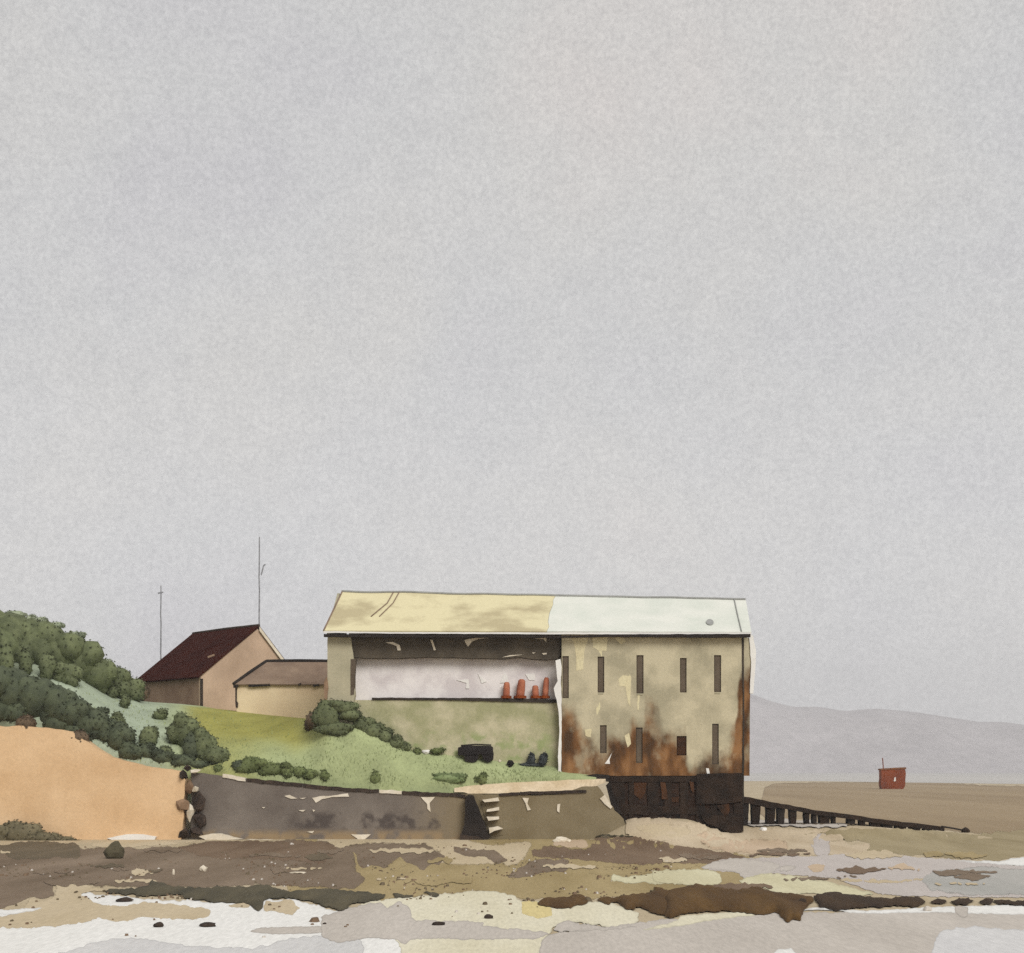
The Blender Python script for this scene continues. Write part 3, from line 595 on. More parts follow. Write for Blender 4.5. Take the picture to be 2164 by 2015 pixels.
mesh_obj('roof_light', vv, [tuple(range(15, -1, -1)), tuple(range(16, 32))] + [(k, (k + 1) % 16, 16 + (k + 1) % 16, 16 + k) for k in range(16)], M['spot_grey'], BH)
for sx, nm in ((XL + .02, 'gable_wall'), (XR - .02, 'gable_wall')):
    rz = rf(683 if sx < 0 else 1588, 1).z - .12
    g = [(sx, 106.0, ZE - .06), (sx, YBK, ZE - .06), (sx, YR, rz)]; d = .2 if sx < 0 else -.2
    mesh_obj(nm, g + [(x + d, y, z) for x, y, z in g], [(0, 1, 2), (5, 4, 3), (0, 3, 4, 1), (1, 4, 5, 2), (2, 5, 3, 0)], M['khaki'], BH)
# undercroft
UY = 105.9
MB().box(xc(1288), XR, UY - .05, 118.5, ZB - .42, ZB - .03).build('floor_beam', M['black_timber'], BH)
px_slab('sole_plate', [(1190, 1641), (1230, 1640), (1262, 1636), (1288, 1638), (1288, 1652), (1250, 1652), (1225, 1650)], YB - .3, .5, M['near_black'], BH, .8, 171)
px_slab('undercroft_wall', [(1286, 1640), (1570, 1640), (1570, 1800), (1300, 1800)], UY + .1, .4, M['rust_black'], BH, .5, 172)
for i, (a, b, lo) in enumerate([(1289, 1318, 1735), (1328, 1340, 1735), (1368, 1392, 1738), (1404, 1420, 1740), (1436, 1455, 1742), (1470, 1490, 1750), (1500, 1516, 1768), (1550, 1569, 1775)]):
    px_slab('post', [(a, 1644), (b, 1644), (b + (-2 if i else 8), lo + 20), (a + (2 if i else 10), lo + 20)], UY, .5, M['black_timber'], BH, 1.1, 180 + i)
for i, q in enumerate([[(1329, 1654), (1366, 1654), (1364, 1676), (1352, 1690), (1330, 1672)], [(1396, 1653), (1406, 1654), (1412, 1690), (1398, 1690)], [(1412, 1686), (1436, 1684), (1434, 1696), (1418, 1694)], [(1456, 1652), (1466, 1654), (1466, 1676), (1460, 1670)], [(1516, 1702), (1541, 1698), (1542, 1712), (1538, 1730), (1530, 1724), (1518, 1706)], [(1474, 1698), (1484, 1697), (1482, 1702)]]):
    px_slab('rust_panel', q, UY + .04 if i in (0, 2) else UY - .06, .09 if i in (0, 2) else .05, M['rust_dark'] if i in (0, 2, 4) else M['rust_mid'], BH, 1.2, 190 + i, 6)
px_slab('rust_panel', [(1331, 1655), (1365, 1655), (1362, 1668), (1345, 1672), (1334, 1666)], UY + .06, .05, M['rust_mid'], BH, 1.2, 199, 5)
px_slab('loading_door', [(1472, 1636), (1568, 1634), (1568, 1694), (1520, 1700), (1472, 1698)], UY - .14, .12, M['black_timber'], BH, 1.0, 200)
px_slab('cross_beam', [(1294, 1700), (1470, 1706), (1570, 1722), (1570, 1752), (1490, 1738), (1470, 1722), (1300, 1722)], UY - .02, .6, M['black_timber'], BH, 1.6, 201)
px_slab('foot_brace', [(1480, 1722), (1570, 1726), (1572, 1756), (1556, 1764), (1540, 1762), (1526, 1752), (1494, 1742)], UY - .24, .5, M['black_timber'], BH, 1.8, 202)
px_slab('rake_strut', [(1281, 1660), (1288, 1654), (1304, 1702), (1316, 1722), (1304, 1718), (1292, 1700)], UY - .4, .4, M['near_black'], BH, .8, 203)

# red posts on the ledge
red = [(1070, 1472, 9, 1442, 1, 'short rounded red post, leftmost on the white-backed ledge'), (1099, 1473, 11, 1436, 4, 'broad leaning red post on the ledge, second from the left'), (1132, 1474, 9, 1449, -1, 'squat red post on the ledge beside a tall thin one'), (1152, 1474, 8, 1432, 3, 'tall thin red post on the ledge nearest the white corner trim')]
for i, (px, by, w, ty, lean, lab) in enumerate(red):
    t = thing('red_post', lab, 'post', F(px, 1476, Y1 + .12), 'red posts on the ledge')
    s_ = (Y1 + .12) / FX; zb = F(px, 1476, Y1 + .12)
    H = (1476 - ty) * s_; pts = [zb + Vector((lean * s_ * k, 0, H * k)) for k in (0, .3, .7, .92, 1)]
    tv, tf = tube(pts, [w * .8 * s_ * q for q in (1, 1, .95, .85, .5)], 10); mesh_obj('shaft', tv, tf, M['red_rust'], t, smooth=True)
    tv, tf = tube([zb + Vector((0, 0, -.02)), zb + Vector((0, 0, .18))], w * s_ * 1.25, 10); mesh_obj('base', tv, tf, M['red_paint'], t)

# ------------------------------------------------------------------ slipway
SW = thing('slipway', 'long black timber slipway on short legs running down to the sand', 'slipway', (17.5, 110, 1))
top = [(1569, 1684), (1600, 1689), (1630, 1695), (1680, 1704), (1730, 1713), (1780, 1720), (1823, 1726), (1870, 1733), (1900, 1737), (1950, 1742), (1996, 1748)]
def swY(px): return 110 + (px - 1569) / 476 * 5
dk = MB(); 
dw = wob(top, 12, 1.6, False, 210)
for (a, b) in zip(dw, dw[1:]):
    p, q = F(a[0], a[1], swY(a[0])), F(b[0], b[1], swY(b[0])); D = Vector((0, 1.5, 0)); k1 = .5 if a[0] < 1640 else .36; H = Vector((0, 0, -k1))
    dk.add(([p, q, q + H, p + H, p + D, q + D, q + H + D, p + H + D], [(0, 1, 2, 3), (4, 7, 6, 5), (0, 4, 5, 1), (3, 2, 6, 7), (0, 3, 7, 4), (1, 5, 6, 2)]))
dk.build('deck', M['black_timber'], SW)
legs = [(1574, 18, 1742), (1598, 20, 1738), (1629, 19, 1745), (1651, 16, 1740), (1677, 15, 1742), (1706, 10, 1739), (1722, 9, 1727), (1743, 22, 1748), (1763, 8, 1737), (1800, 16, 1752), (1823, 12, 1742), (1851, 20, 1749), (1876, 22, 1754), (1905, 22, 1752), (1935, 22, 1753), (1962, 18, 1756)]
for i, (px, w, by) in enumerate(legs):
    Y = swY(px) + .15; ty = next(ya + (yb - ya) * (px - a) / (b - a) for (a, ya), (b, yb) in zip(top, top[1:]) if a <= px <= b) + 8
    g = gh(F(px, by, Y).x, Y); zb = min(F(px, by, Y).z, g + .05) - .3; byy = HY - (zb - EYE) / Y * FX
    px_slab('leg', [(px - w * .5, ty), (px + w * .5, ty), (px + w * .42, (ty + byy) / 2), (px + w * .32, byy), (px - w * .36, byy), (px - w * .44, (ty + byy) / 2)], Y, .9, M['black_timber'] if i % 3 else M['near_black'], SW, 1.2, 220 + i, 6)
e0, e1 = F(1990, 1747, 114.4), F(2044, 1757, 116.5); e1.z = max(.05, e1.z)
tv, tf = tube([e0, e0.lerp(e1, .5) + Vector((0, 0, .02)), e1], .07, 6); mesh_obj('guide_rail', tv, tf, M['near_black'], SW)
tv, tf = stone(F(2040, 1756, 115.5), .35, .4, .25, 5); mesh_obj('end_block', tv, tf, M['black_timber'], SW)
px_slab('foot_rail', [(1560, 1746), (1640, 1737), (1700, 1744), (1770, 1742), (1772, 1754), (1700, 1752), (1640, 1750), (1575, 1752)], 112.2, .5, M['mud_dark'], SW, 1.2, 240)

# ------------------------------------------------------------------ houses
Y0 = 130.0; al = R(45); u = Vector((math.cos(al), math.sin(al), 0)); w_ = Vector((-math.sin(al), math.cos(al), 0))
HS = thing('gabled_house', 'brown house with steep dark maroon roof behind the scrub', 'house', F(425, 1500, Y0))
Cn = F(424, 1500, Y0); ze = zc(1428, Y0); z0 = Cn.z - 1.5; WD, LN = 11.0, 11.0
zr = EYE + (HY - 1326) / FX * (Y0 + WD * .57 * math.sin(al))
c0 = Vector((Cn.x, Cn.y, 0)); P_ = lambda a, b, z: c0 + u * a + w_ * b + Vector((0, 0, z))
apx = WD * .57
mesh_obj('gable_wall', [P_(0, 0, z0), P_(WD, 0, z0), P_(WD, 0, ze), P_(apx, 0, zr - .15), P_(0, 0, ze)] + [P_(0, .3, z0), P_(WD, .3, z0), P_(WD, .3, ze), P_(apx, .3, zr - .15), P_(0, .3, ze)], [(0, 1, 2, 3, 4), (9, 8, 7, 6, 5), (0, 5, 6, 1), (1, 6, 7, 2), (2, 7, 8, 3), (3, 8, 9, 4), (4, 9, 5, 0)], M['house_gable_lit'], HS)
def obox(a0, a1, b0, b1, za, zb): 
    return [P_(a, b, z) for a in (a0, a1) for b in (b0, b1) for z in (za, zb)], box(0, 1, 0, 1, 0, 1)[1]
v, f = obox(0.003, .3, .305, LN, z0, ze - .02); mesh_obj('side_wall', v, f, M['house_brown_shaded'], HS)
v, f = obox(WD - .3, WD - .003, .305, LN, z0, ze - .02); mesh_obj('side_wall', v, f, M['house_brown_shaded'], HS)
v, f = obox(.305, WD - .305, LN - .3, LN - .003, z0, ze); mesh_obj('rear_wall', v, f, M['house_brown_shaded'], HS)
def slab(a, b, c, d, th):
    n = (b - a).cross(d - a).normalized(); n = n if n.z > 0 else -n
    q = [a, b, c, d]; return q + [p + n * th for p in q], [(0, 1, 2, 3), (7, 6, 5, 4), (0, 4, 5, 1), (1, 5, 6, 2), (2, 6, 7, 3), (3, 7, 4, 0)]
ov = .35; sl_ = (zr - ze) / apx; slr = (zr - ze) / (WD - apx)
RF = mesh_obj('roof', *slab(P_(-ov, -.15, ze - ov * sl_), P_(apx, -.15, zr), P_(apx, LN + .2, zr), P_(-ov, LN + .2, ze - ov * sl_), .16), M['maroon'], HS)
mesh_obj('roof', *slab(P_(WD + ov, -.15, ze - ov * slr), P_(apx + .005, -.15, zr), P_(apx + .005, LN + .2, zr), P_(WD + ov, LN + .2, ze - ov * slr), .16), M['maroon'], HS)
tv, tf = tube([P_(apx, -.2, zr + .17), P_(apx, LN * .5, zr + .22), P_(apx, LN + .2, zr + .17)], .13, 6); mesh_obj('ridge_cap', tv, tf, M['dark_stone'], RF)
mesh_obj('bargeboard', *slab(P_(apx + .05, -.24, zr - .35), P_(WD + ov, -.24, ze - ov * slr - .35), P_(WD + ov, -.24, ze - ov * slr + .05), P_(apx + .05, -.24, zr + .05), .08), M['pale_stone'], HS)
v, f = tube([P_(.05, -.08, z0), P_(.05, -.08, ze - .3)], .14, 6); mesh_obj('downpipe', v, f, M['dark_stone'], HS)
v, f = slab(*[P_(a, b, 0) + Vector((0, 0, ze + a * sl_ + .17)) for a, b in ((2.1, 2.0), (2.35, 1.2), (2.6, 1.7), (2.35, 2.5))], .05); mesh_obj('slipped_slate', v, f, M['brown_stone'], RF)
# low cream outbuilding
LY = 121.5; LB = thing('outbuilding', 'low cream outbuilding with shallow brown roof joining house and boathouse', 'building', F(590, 1520, LY))
x0, x1 = xc(500, LY), xc(700, LY); zl = zc(1522, LY) - 1.2; zw = zc(1446, LY)
MB().box(x0, x1, LY, LY + 5, zl, zw).build('wall', M['cream_wall'], LB)
ra, rb, rc, rd = F(494, 1449, LY - .25), F(702, 1449, LY - .25), F(702, 1401, LY + 3.6), F(563, 1401, LY + 3.6)
rfo = mesh_obj('roof', *slab(ra, rb, rc, rd, .12), M['brown_roof'], LB)
mesh_obj('roof', *slab(F(494, 1449, LY - .25) + Vector((0, .02, 0)), rd + Vector((-.01, 0, 0)), rd + Vector((-.01, .6, 0)), F(494, 1449, LY - .25) + Vector((0, 5.4, 0)), .12), M['brown_roof'], LB)
mesh_obj('roof', *slab(rd + Vector((0, .01, 0)), rc + Vector((0, .01, 0)), rc + Vector((0, 3, -2)), rd + Vector((0, 3, -2)), .1), M['brown_roof'], LB)
for a, b in ((ra, rd), (rd, rc)):
    tv, tf = tube([a + Vector((0, -.05, .12)), a.lerp(b, .5) + Vector((0, -.05, .16)), b + Vector((0, -.05, .12))], .16, 6); mesh_obj('roof_edge', tv, tf, M['near_black'], rfo)
for x, y, w in ((498, 1451, 5), (548, 1449, 23), (633, 1447, 3), (668, 1449, 6)):
    px_slab('gutter', [(x - w, y - 2), (x + w, y - 4), (x + w, y + 1), (x - w, y + 3)], LY - .3, .24, M['near_black'], LB, .5, x, 5)
px_slab('downpipe', [(497, 1452), (500, 1452), (500, 1482), (503, 1486), (502, 1496), (498, 1496), (497, 1482)], LY - .14, .13, M['dark_stone'], LB, .4, 255, 6)

# masts
def mast(px, top_, Y, r, lab):
    b = F(px, 1480, Y); tp = F(px, top_, Y); t = thing('mast', lab, 'mast', b)
    n = 12; tv, tf = tube([b.lerp(tp, i / n) + Vector((.05 * noise.noise(Vector((i * .7, px, 0))), 0, 0)) for i in range(n + 1)], [r * (1 - .35 * i / n) for i in range(n + 1)], 8); mesh_obj('pole', tv, tf, M['mast_grey'], t)
    return t, b, tp
t, b, tp = mast(548, 1135, 141, .095, 'tall thin grey mast rising behind the maroon roof ridge')
tv, tf = tube([F(552, 1216, 141), F(555, 1204, 141), F(557, 1196, 141), F(561, 1193, 141)], .07, 6); mesh_obj('cleat', tv, tf, M['mast_grey'], t)
t, b, tp = mast(340, 1238, 150, .1, 'shorter faint grey mast behind the house, left of the roof')
tv, tf = tube([F(334, 1254, 150), F(345, 1252, 150)], .07, 6); mesh_obj('crosstree', tv, tf, M['mast_grey'], t)

# ------------------------------------------------------------------ things on the grass
def upturned_boat():
    Y = 106.35; s_ = Y / FX; z = zc(1606, Y)
    t = thing('upturned_boat', 'black upturned boat on trestles against the khaki lower wall', 'boat', F(1005, 1606, Y))
    v = []; f = []; NS, NR = 18, 9
    for i in range(NS + 1):
        q = i / NS; px = 968 + 74 * q
        low = 1597 - 3 * q; hi = 1575 + 5 * (1 - sm(0, .18, q)) + 1.5 * q + 3 * sm(.93, 1, q); wd = .42 * (.55 + .45 * sm(0, .25, q)) * (1 - .25 * sm(.8, 1, q))
        for k in range(NR + 1):
            a = math.pi * k / NR; zz = zc(low, Y) + (low - hi) * s_ * math.sin(a) ** .6
            v.append((xc(px, Y), Y - math.cos(a) * wd, zz))
    n = NR + 1
    f = [(i * n + k, i * n + k + 1, (i + 1) * n + k + 1, (i + 1) * n + k) for i in range(NS) for k in range(NR)] + [tuple(range(n)), tuple(range(NS * n, NS * n + n))]
    f += [(i * n, (i + 1) * n, (i + 1) * n + NR, i * n + NR) for i in range(NS)]
    mesh_obj('hull', v, f, M['hull'], t, smooth=False)
    tv, tf = tube([F(974, 1576, Y), F(1005, 1573.5, Y), F(1038, 1575, Y)], .05, 6); mesh_obj('keel', tv, tf, M['near_black'], t)
    px_slab('trestle', [(980, 1594), (1011, 1594), (1009, 1607), (1000, 1612), (984, 1610)], Y - .35, .7, M['hull'], t, .7, 260, 5)
    px_slab('trestle', [(1018, 1592), (1043, 1590), (1042, 1606), (1032, 1612), (1022, 1606)], Y - .35, .7, M['hull'], t, .7, 261, 5)
upturned_boat()
def single_stone(name, px, py, rx, ry, mt, lab, Y=None, seed=1, grp=None, sink=.3):
    c = terr(px, py) if Y == 'bank' else G(px, py)
    s_ = c.y / FX; c = c + Vector((0, 0, ry * s_ * (1 - sink)))
    v, f = stone((0, 0, 0), rx * s_, rx * s_ * .8, ry * s_, seed, 2, .45); o = mesh_obj(name, v, f, M[mt], None, loc=(0, 0, 0)); o.location = c
    return tag(o, lab, 'rock', grp)
single_stone('rock', 1078, 1620, 8, 8, 'hull', 'small black rock on the grass between the upturned boat and blue bushes', 'bank', 4)
single_stone('rock', 901, 1590, 9, 5, 'white_paint', 'small white rock at the tail of the hedge under the khaki wall', 'bank', 6)
single_stone('rock', 1056, 1611, 3, 3, 'pale_stone', 'tiny pale stone in the grass right of the upturned boat', 'bank', 7)

# ------------------------------------------------------------------ shrubs
def shrub(px, cy, rx, ry, mt, lab, lobes=4, dep=None, leaves=None, name='shrub', seed=None, base=None, ground=None):
    rng = random.Random(seed or int(px * 7 + cy * 13))
    py = base if base is not None else min(cy + ry * .8, colat(px)[2] - 1)
    g = ground if ground is not None else terr(px, py); s_ = g.y / FX
    cen = F(px, cy, g.y); k_ = 1.36 if rx > 20 and px < 300 and mt in ('leaf_olive', 'leaf_dark') else 1.22 if rx > 12 and mt != 'leaf_sage' else 1.05; a, b_ = rx * s_ * k_, ry * s_ * k_; d = dep or min(a, b_) * 1.0
    d = max(d, .3); cen.y += d * .35
    if px > 690: d = min(d, .5); cen.y = min(cen.y, 106.6 - d * .5 if px > 748 else 105.9 - d * .4)
    t = thing(name, lab, 'shrub', g, 'scrub on the bank')
    cr = MB(); spots = []
    blobs = [(Vector((0, 0, 0)), 1.0 if lobes < 3 else .8)]
    for i in range(lobes - 1):
        an = 2 * math.pi * (i + rng.random() * .6) / (lobes - 1); blobs.append((Vector((.5 * math.cos(an), rng.uniform(-.4, .3), .5 * math.sin(an))), rng.uniform(.46, .56)))
    for bc, br in blobs:
        v, f = stone((0, 0, 0), br, br, br, rng.random() * 50, 2, .22)
        pts = [Vector((cen.x + (bc.x + p.x) * a, cen.y + (bc.y + p.y) * d, cen.z + (bc.z + p.z) * b_)) for p in v]
        cr.add(([cen + (p - cen) * .95 for p in pts], f)); spots += [(p, (p - (cen + Vector((bc.x * a, bc.y * d, bc.z * b_)))).normalized()) for p in pts]
    area = a * b_; nl = leaves or int(min(1500, 200 + 520 * area))
    for i in range(nl):
        p, n = rng.choice(spots); p = p + Vector((rng.gauss(0, .03), rng.gauss(0, .03), rng.gauss(0, .03)))
        sz = rng.uniform(.05, .11); n2 = (n + Vector((rng.uniform(-.7, .7), rng.uniform(-.7, .7), rng.uniform(-.3, .9)))).normalized()
        u1 = n2.orthogonal().normalized(); u1.rotate(Matrix.Rotation(rng.random() * 6.3, 3, n2)); u2 = n2.cross(u1)
        cr.add(([p - u1 * sz, p - u2 * sz * .55, p + u1 * sz, p + u2 * sz * .55], [(0, 1, 2, 3)]))
    me = bpy.data.meshes.new('foliage'); base_ = Vector(g)
    me.from_pydata([tuple(p - base_) for p in cr.v], [], cr.f); me.materials.append(M[mt])
    for p in me.polygons: p.use_smooth = len(p.vertices) == 3
    o = bpy.data.objects.new('foliage', me); COL.objects.link(o); o.parent = t
    g2 = Vector((g.x, max(g.y, cen.y), g.z - .2)); tv, tf = tube([g2, (g2 + cen) / 2 + Vector((.05, 0, 0)), cen], [.06, .05, .04], 5); mesh_obj('stem', tv, tf, M['bark'], t)
    return t
O, D_, GN, BR, SG, BL, PL = 'leaf_olive', 'leaf_dark', 'leaf_green', 'leaf_brown', 'leaf_sage', 'leaf_blue', 'leaf_pale'
SH = [  # upper olive mass along the crest
 (-60, 1360, 70, 60, O, 'olive scrub on the hilltop at the edge of the view'), (12, 1350, 52, 54, O, 'big olive bush on the hilltop beside the left edge'), (72, 1362, 48, 46, O, 'rounded olive bush on the hilltop, second along the crest'), (122, 1378, 44, 46, O, 'olive bush on the crest below a grey-green tuft'),
 (165, 1398, 42, 42, O, 'olive bush halfway down the crest'), (198, 1424, 36, 36, O, 'olive bush on the crest below its bend'), (235, 1444, 34, 30, O, 'olive bush low on the crest near the maroon roof'), (272, 1458, 28, 22, O, 'olive bush at the low end of the crest'), (296, 1466, 18, 16, BR, 'brownish bush touching the brown house wall'),
 (-4, 1405, 24, 45, O, 'olive bush left of the first pale slash in the scrub'), (52, 1402, 15, 30, O, 'narrow olive bush between two pale slashes'), (96, 1410, 17, 34, O, 'olive bush between the second and third pale slash'), (140, 1425, 26, 24, O, 'olive bush over the upper sage clearing'), (264, 1482, 11, 20, O, 'small stalk-like bush hanging into the sage clearing'), (234, 1462, 16, 14, O, 'small olive bush above the sage clearing'),
 (30, 1300, 26, 12, SG, 'grey-green tuft topping the hill at the far left'), (62, 1310, 16, 12, SG, 'grey-green tuft on the crest beside a dip'), (84, 1314, 18, 12, SG, 'grey-green tuft at the middle of the crest'), (118, 1322, 18, 10, SG, 'grey-green tuft where the crest bends down'), (160, 1345, 24, 12, SG, 'grey-green tuft on the falling crest'), (222, 1402, 14, 12, SG, 'grey-green tuft low on the crest'), (262, 1426, 14, 9, SG, 'grey-green tuft beside the maroon roof eave'),
 # lower dark mass
 (-60, 1470, 80, 60, D_, 'dark scrub above the ochre wall outside the left edge'), (20, 1462, 52, 50, D_, 'large dark bush above the ochre wall at the left edge'), (72, 1476, 46, 46, D_, 'large dark bush above a brown overhang'), (118, 1490, 38, 40, D_, 'dark bush in the middle of the lower scrub'), (30, 1505, 38, 22, D_, 'low dark bush on the brink of the ochre wall'), (150, 1508, 36, 34, D_, 'dark bush beside the tip of the sage clearing'),
 (118, 1530, 34, 22, D_, 'low dark bush overhanging the ochre wall'), (184, 1530, 34, 32, D_, 'dark bush right of the second brown overhang'), (168, 1552, 30, 18, D_, 'low dark bush lying on the sloping wall top'), (214, 1540, 24, 26, D_, 'domed dark bush below the sage clearing'), (212, 1505, 14, 12, D_, 'small dark tuft at the edge of the sage clearing'), (245, 1530, 20, 22, O, 'olive bush behind a domed dark one'), (250, 1560, 28, 28, D_, 'dark bush on the slope over the white stone'),
 (272, 1590, 26, 20, D_, 'dark bush above the dark cleft in the wall top'), (312, 1558, 20, 26, O, 'upright olive bush in the sage clearing'), (308, 1588, 20, 18, D_, 'dark bush at the foot of the upright olive one'), (340, 1600, 26, 16, D_, 'low dark bush on the ochre wall near its end'), (348, 1590, 18, 12, O, 'low olive bush between two upright ones'),
 (338, 1511, 17, 13, O, 'single oval bush alone below the brown house'), (386, 1548, 32, 38, O, 'tall domed olive bush above the end of the ochre wall'), (402, 1580, 19, 32, D_, 'dark column-shaped bush in front of the tall domed one'), (425, 1575, 26, 32, O, 'olive bush leaning right beside the domed one'), (452, 1598, 26, 22, O, 'olive bush trailing down the grass'), (385, 1608, 26, 14, D_, 'low dark bush over the broken wall end'), (451, 1604, 14, 16, D_, 'small round dark bush on the grey wall end'), (420, 1616, 22, 10, D_, 'low dark bush hanging on the grey wall'),
 (460, 1624, 12, 8, GN, 'little green tuft hanging over the grey wall'), (502, 1619, 14, 13, D_, 'round dark bush alone above a white stone'), (530, 1618, 32, 16, GN, 'long low green bush at the left of the wall-top row'), (574, 1628, 30, 15, GN, 'low green bush in the wall-top row'), (605, 1628, 18, 15, GN, 'peaked green bush in the wall-top row'), (632, 1633, 16, 14, GN, 'small green bush third from the right in the wall-top row'), (656, 1637, 14, 13, GN, 'rounded green bush second from the right in the wall-top row'), (686, 1640, 13, 13, GN, 'round green bush at the right end of the wall-top row'),
 # along the boathouse
 (662, 1524, 20, 22, BR, 'brownish bush at the left corner of the boathouse'), (692, 1514, 28, 30, O, 'big olive bush before the boathouse pier'), (728, 1496, 30, 14, O, 'olive bush reaching right along the pier foot'), (742, 1512, 24, 12, O, 'olive bush under the reaching branch'), (705, 1540, 38, 14, O, 'low olive bush trailing below the big one'), (765, 1532, 26, 17, O, 'olive bush on the upper part of the sloping hedge'), (790, 1545, 22, 18, O, 'olive bush in the middle of the sloping hedge'), (812, 1556, 18, 17, O, 'olive bush where the sloping hedge narrows'), (836, 1570, 18, 15, O, 'olive bush low on the sloping hedge'), (856, 1579, 14, 10, O, 'small olive bush ending the sloping hedge'),
 (882, 1588, 10, 7, GN, 'small scrubby tuft left of the white rock'), (925, 1587, 16, 6, GN, 'low scrubby tuft right of the white rock'),
 (793, 1646, 16, 17, GN, 'round green bush alone on the grey wall top'), (948, 1645, 40, 10, PL, 'long flat pale green bush near the footpath'), (1018, 1648, 14, 13, GN, 'small round green bush on the footpath edge'),
 (1123, 1606, 10, 15, BL, 'left blue-black bush of the pair by the white trim'), (1148, 1605, 11, 15, BL, 'right blue-black bush of the pair by the white trim'), (1122, 1617, 26, 4, BL, 'low dark growth joining the blue-black pair')]
for s in SH: shrub(*s[:6], lobes=5 if s[2] > 22 else 3)
for px, cy, rx, ry, lab in ((52, 1529, 24, 16, 'brown overhanging bush spilling over the ochre wall at the left'), (167, 1560, 22, 15, 'brown overhanging bush in a notch of the sloping ochre wall')):
    shrub(px, cy, rx, ry, BR, lab, lobes=3, ground=F(px, cy - 6, 103.8))

for px, cy, rx, ry, lab in ((-10, 1768, 40, 24, 'grey olive scrub at the foot of the ochre wall on the picture edge'), (42, 1762, 40, 26, 'tallest grey olive scrub at the foot of the ochre wall'), (88, 1772, 34, 16, 'lower grey olive scrub right of the tallest at the ochre wall foot'), (128, 1778, 34, 10, 'flat grey olive scrub trailing off along the ochre wall foot')):
    shrub(px, cy, rx, ry, 'leaf_mound', lab, lobes=4, dep=.8, ground=F(px, 1788, 102.4))

# ------------------------------------------------------------------ red cabin
HB = thing('red_cabin', 'rust red cabin with a thin pole on the far brown sand', 'cabin', F(1886, 1668, 394))
YH = 394.0; zg = 0.0
# the cabin stands on a low sand bar, feet at the ground
k = YH / FX; xa, xb = xc(1858, YH), xc(1914, YH); zt = zc(1626, YH); zb = zc(1667, YH)
v, f = prism_px([(1862, 1627), (1870, 1624), (1912, 1624), (1914, 1632), (1913, 1662), (1909, 1668), (1893, 1668), (1880, 1668), (1864, 1669), (1862, 1660), (1863, 1645)], YH, 2.6, .8, 6, 270); mesh_obj('cabin_wall', v, f, M['red_paint'], HB)
px_slab('roof_sheet', [(1861, 1625), (1915, 1622), (1915, 1626), (1861, 1628)], YH - .12, 2.85, M['rust'], HB, .3, 271)
w = px_slab('window', [(1890, 1644), (1893, 1643), (1893, 1651), (1889, 1652)], YH - .08, .07, M['white_paint'], HB, .2, 272)
px_slab('door', [(1870, 1638), (1882, 1638), (1882, 1666), (1870, 1666)], YH - .06, .05, M['red_paint'], HB, .4, 273)
tv, tf = tube([F(1867, 1628, YH), F(1866, 1614, YH), F(1865, 1602, YH)], .14, 6); mesh_obj('pole', tv, tf, M['red_paint'], HB)

# ------------------------------------------------------------------ the beach: washes of sand, mud, water, weed
A4, A5, A6 = ((0, 1480), .3622), ((700, 1580), .3622), ((1400, 1440), .3843)
def p4(n, pts, mt, **k): return patch(n, pts, M[mt], *A4, **k)
def p5(n, pts, mt, **k): return patch(n, pts, M[mt], *A5, **k)
def p6(n, pts, mt, **k): return patch(n, pts, M[mt], *A6, **k)
# right: far brown sand, pale sand round the slipway
patch('sand_flat', [(1612, 1682), (1616, 1664), (1640, 1655), (1900, 1652), (2010, 1654), (2090, 1661), (2400, 1663), (3000, 1664), (3000, 1800), (2164, 1768), (2040, 1760), (1900, 1745), (1700, 1745), (1640, 1740), (1600, 1720)], M['far_sand'], amp=1.2, gap=24)
p6('sand_bar', [(-210, 730), (-60, 720), (120, 750), (430, 800), (760, 815), (1000, 815), (1000, 900), (1150, 885), (1120, 960), (700, 960), (300, 960), (0, 930), (-200, 860)], 'pink_sand')
p6('mud_flat', [(450, 770), (720, 765), (1010, 790), (1010, 812), (760, 808), (450, 800)], 'grey_sand')
p6('sand_bar', [(730, 850), (900, 825), (1270, 812), (1560, 832), (1680, 845), (2100, 800), (2700, 830), (2700, 960), (1988, 960), (1850, 990), (1700, 985), (1400, 960), (1110, 945), (1150, 885), (960, 880), (740, 862)], 'green_sand')
p6('sand_bar', [(0, 790), (130, 782), (160, 830), (130, 880), (-20, 890), (-100, 850), (-160, 800)], 'tan_sand')
p6('sand_bar', [(185, 850), (240, 820), (310, 862), (680, 868), (705, 920), (650, 965), (550, 965), (300, 945), (200, 900)], 'rose_sand')
p6('tide_pool', [(805, 880), (850, 840), (900, 840), (930, 880), (925, 965), (830, 965)], 'pool_mauve')
# middle band of olive sand
p5('sand_flat', [(-260, 520), (300, 505), (800, 510), (1200, 505), (1500, 525), (1988, 560), (2500, 640), (2500, 880), (1988, 860), (1600, 885), (1100, 895), (960, 850), (870, 838), (480, 872), (130, 910), (-260, 880)], 'olive_sand')
p5('sand_bar', [(-100, 520), (400, 500), (780, 520), (920, 560), (1180, 540), (1150, 640), (1080, 700), (1000, 690), (700, 700), (300, 600), (-50, 600)], 'tan_sand')
p4('mud_flat', [(-200, 890), (0, 885), (450, 862), (600, 852), (1000, 855), (1200, 817), (1900, 812), (1990, 860), (2070, 850), (2090, 1000), (2150, 1040), (2080, 1110), (1960, 1110), (1600, 1092), (1100, 1105), (620, 1102), (330, 1062), (320, 1142), (240, 1172), (180, 1142), (60, 1215), (-200, 1230)], 'mud')
p4('mud_flat', [(1000, 862), (1250, 820), (1900, 818), (1980, 870), (1900, 960), (1500, 930), (1250, 930)], 'mud_brown')
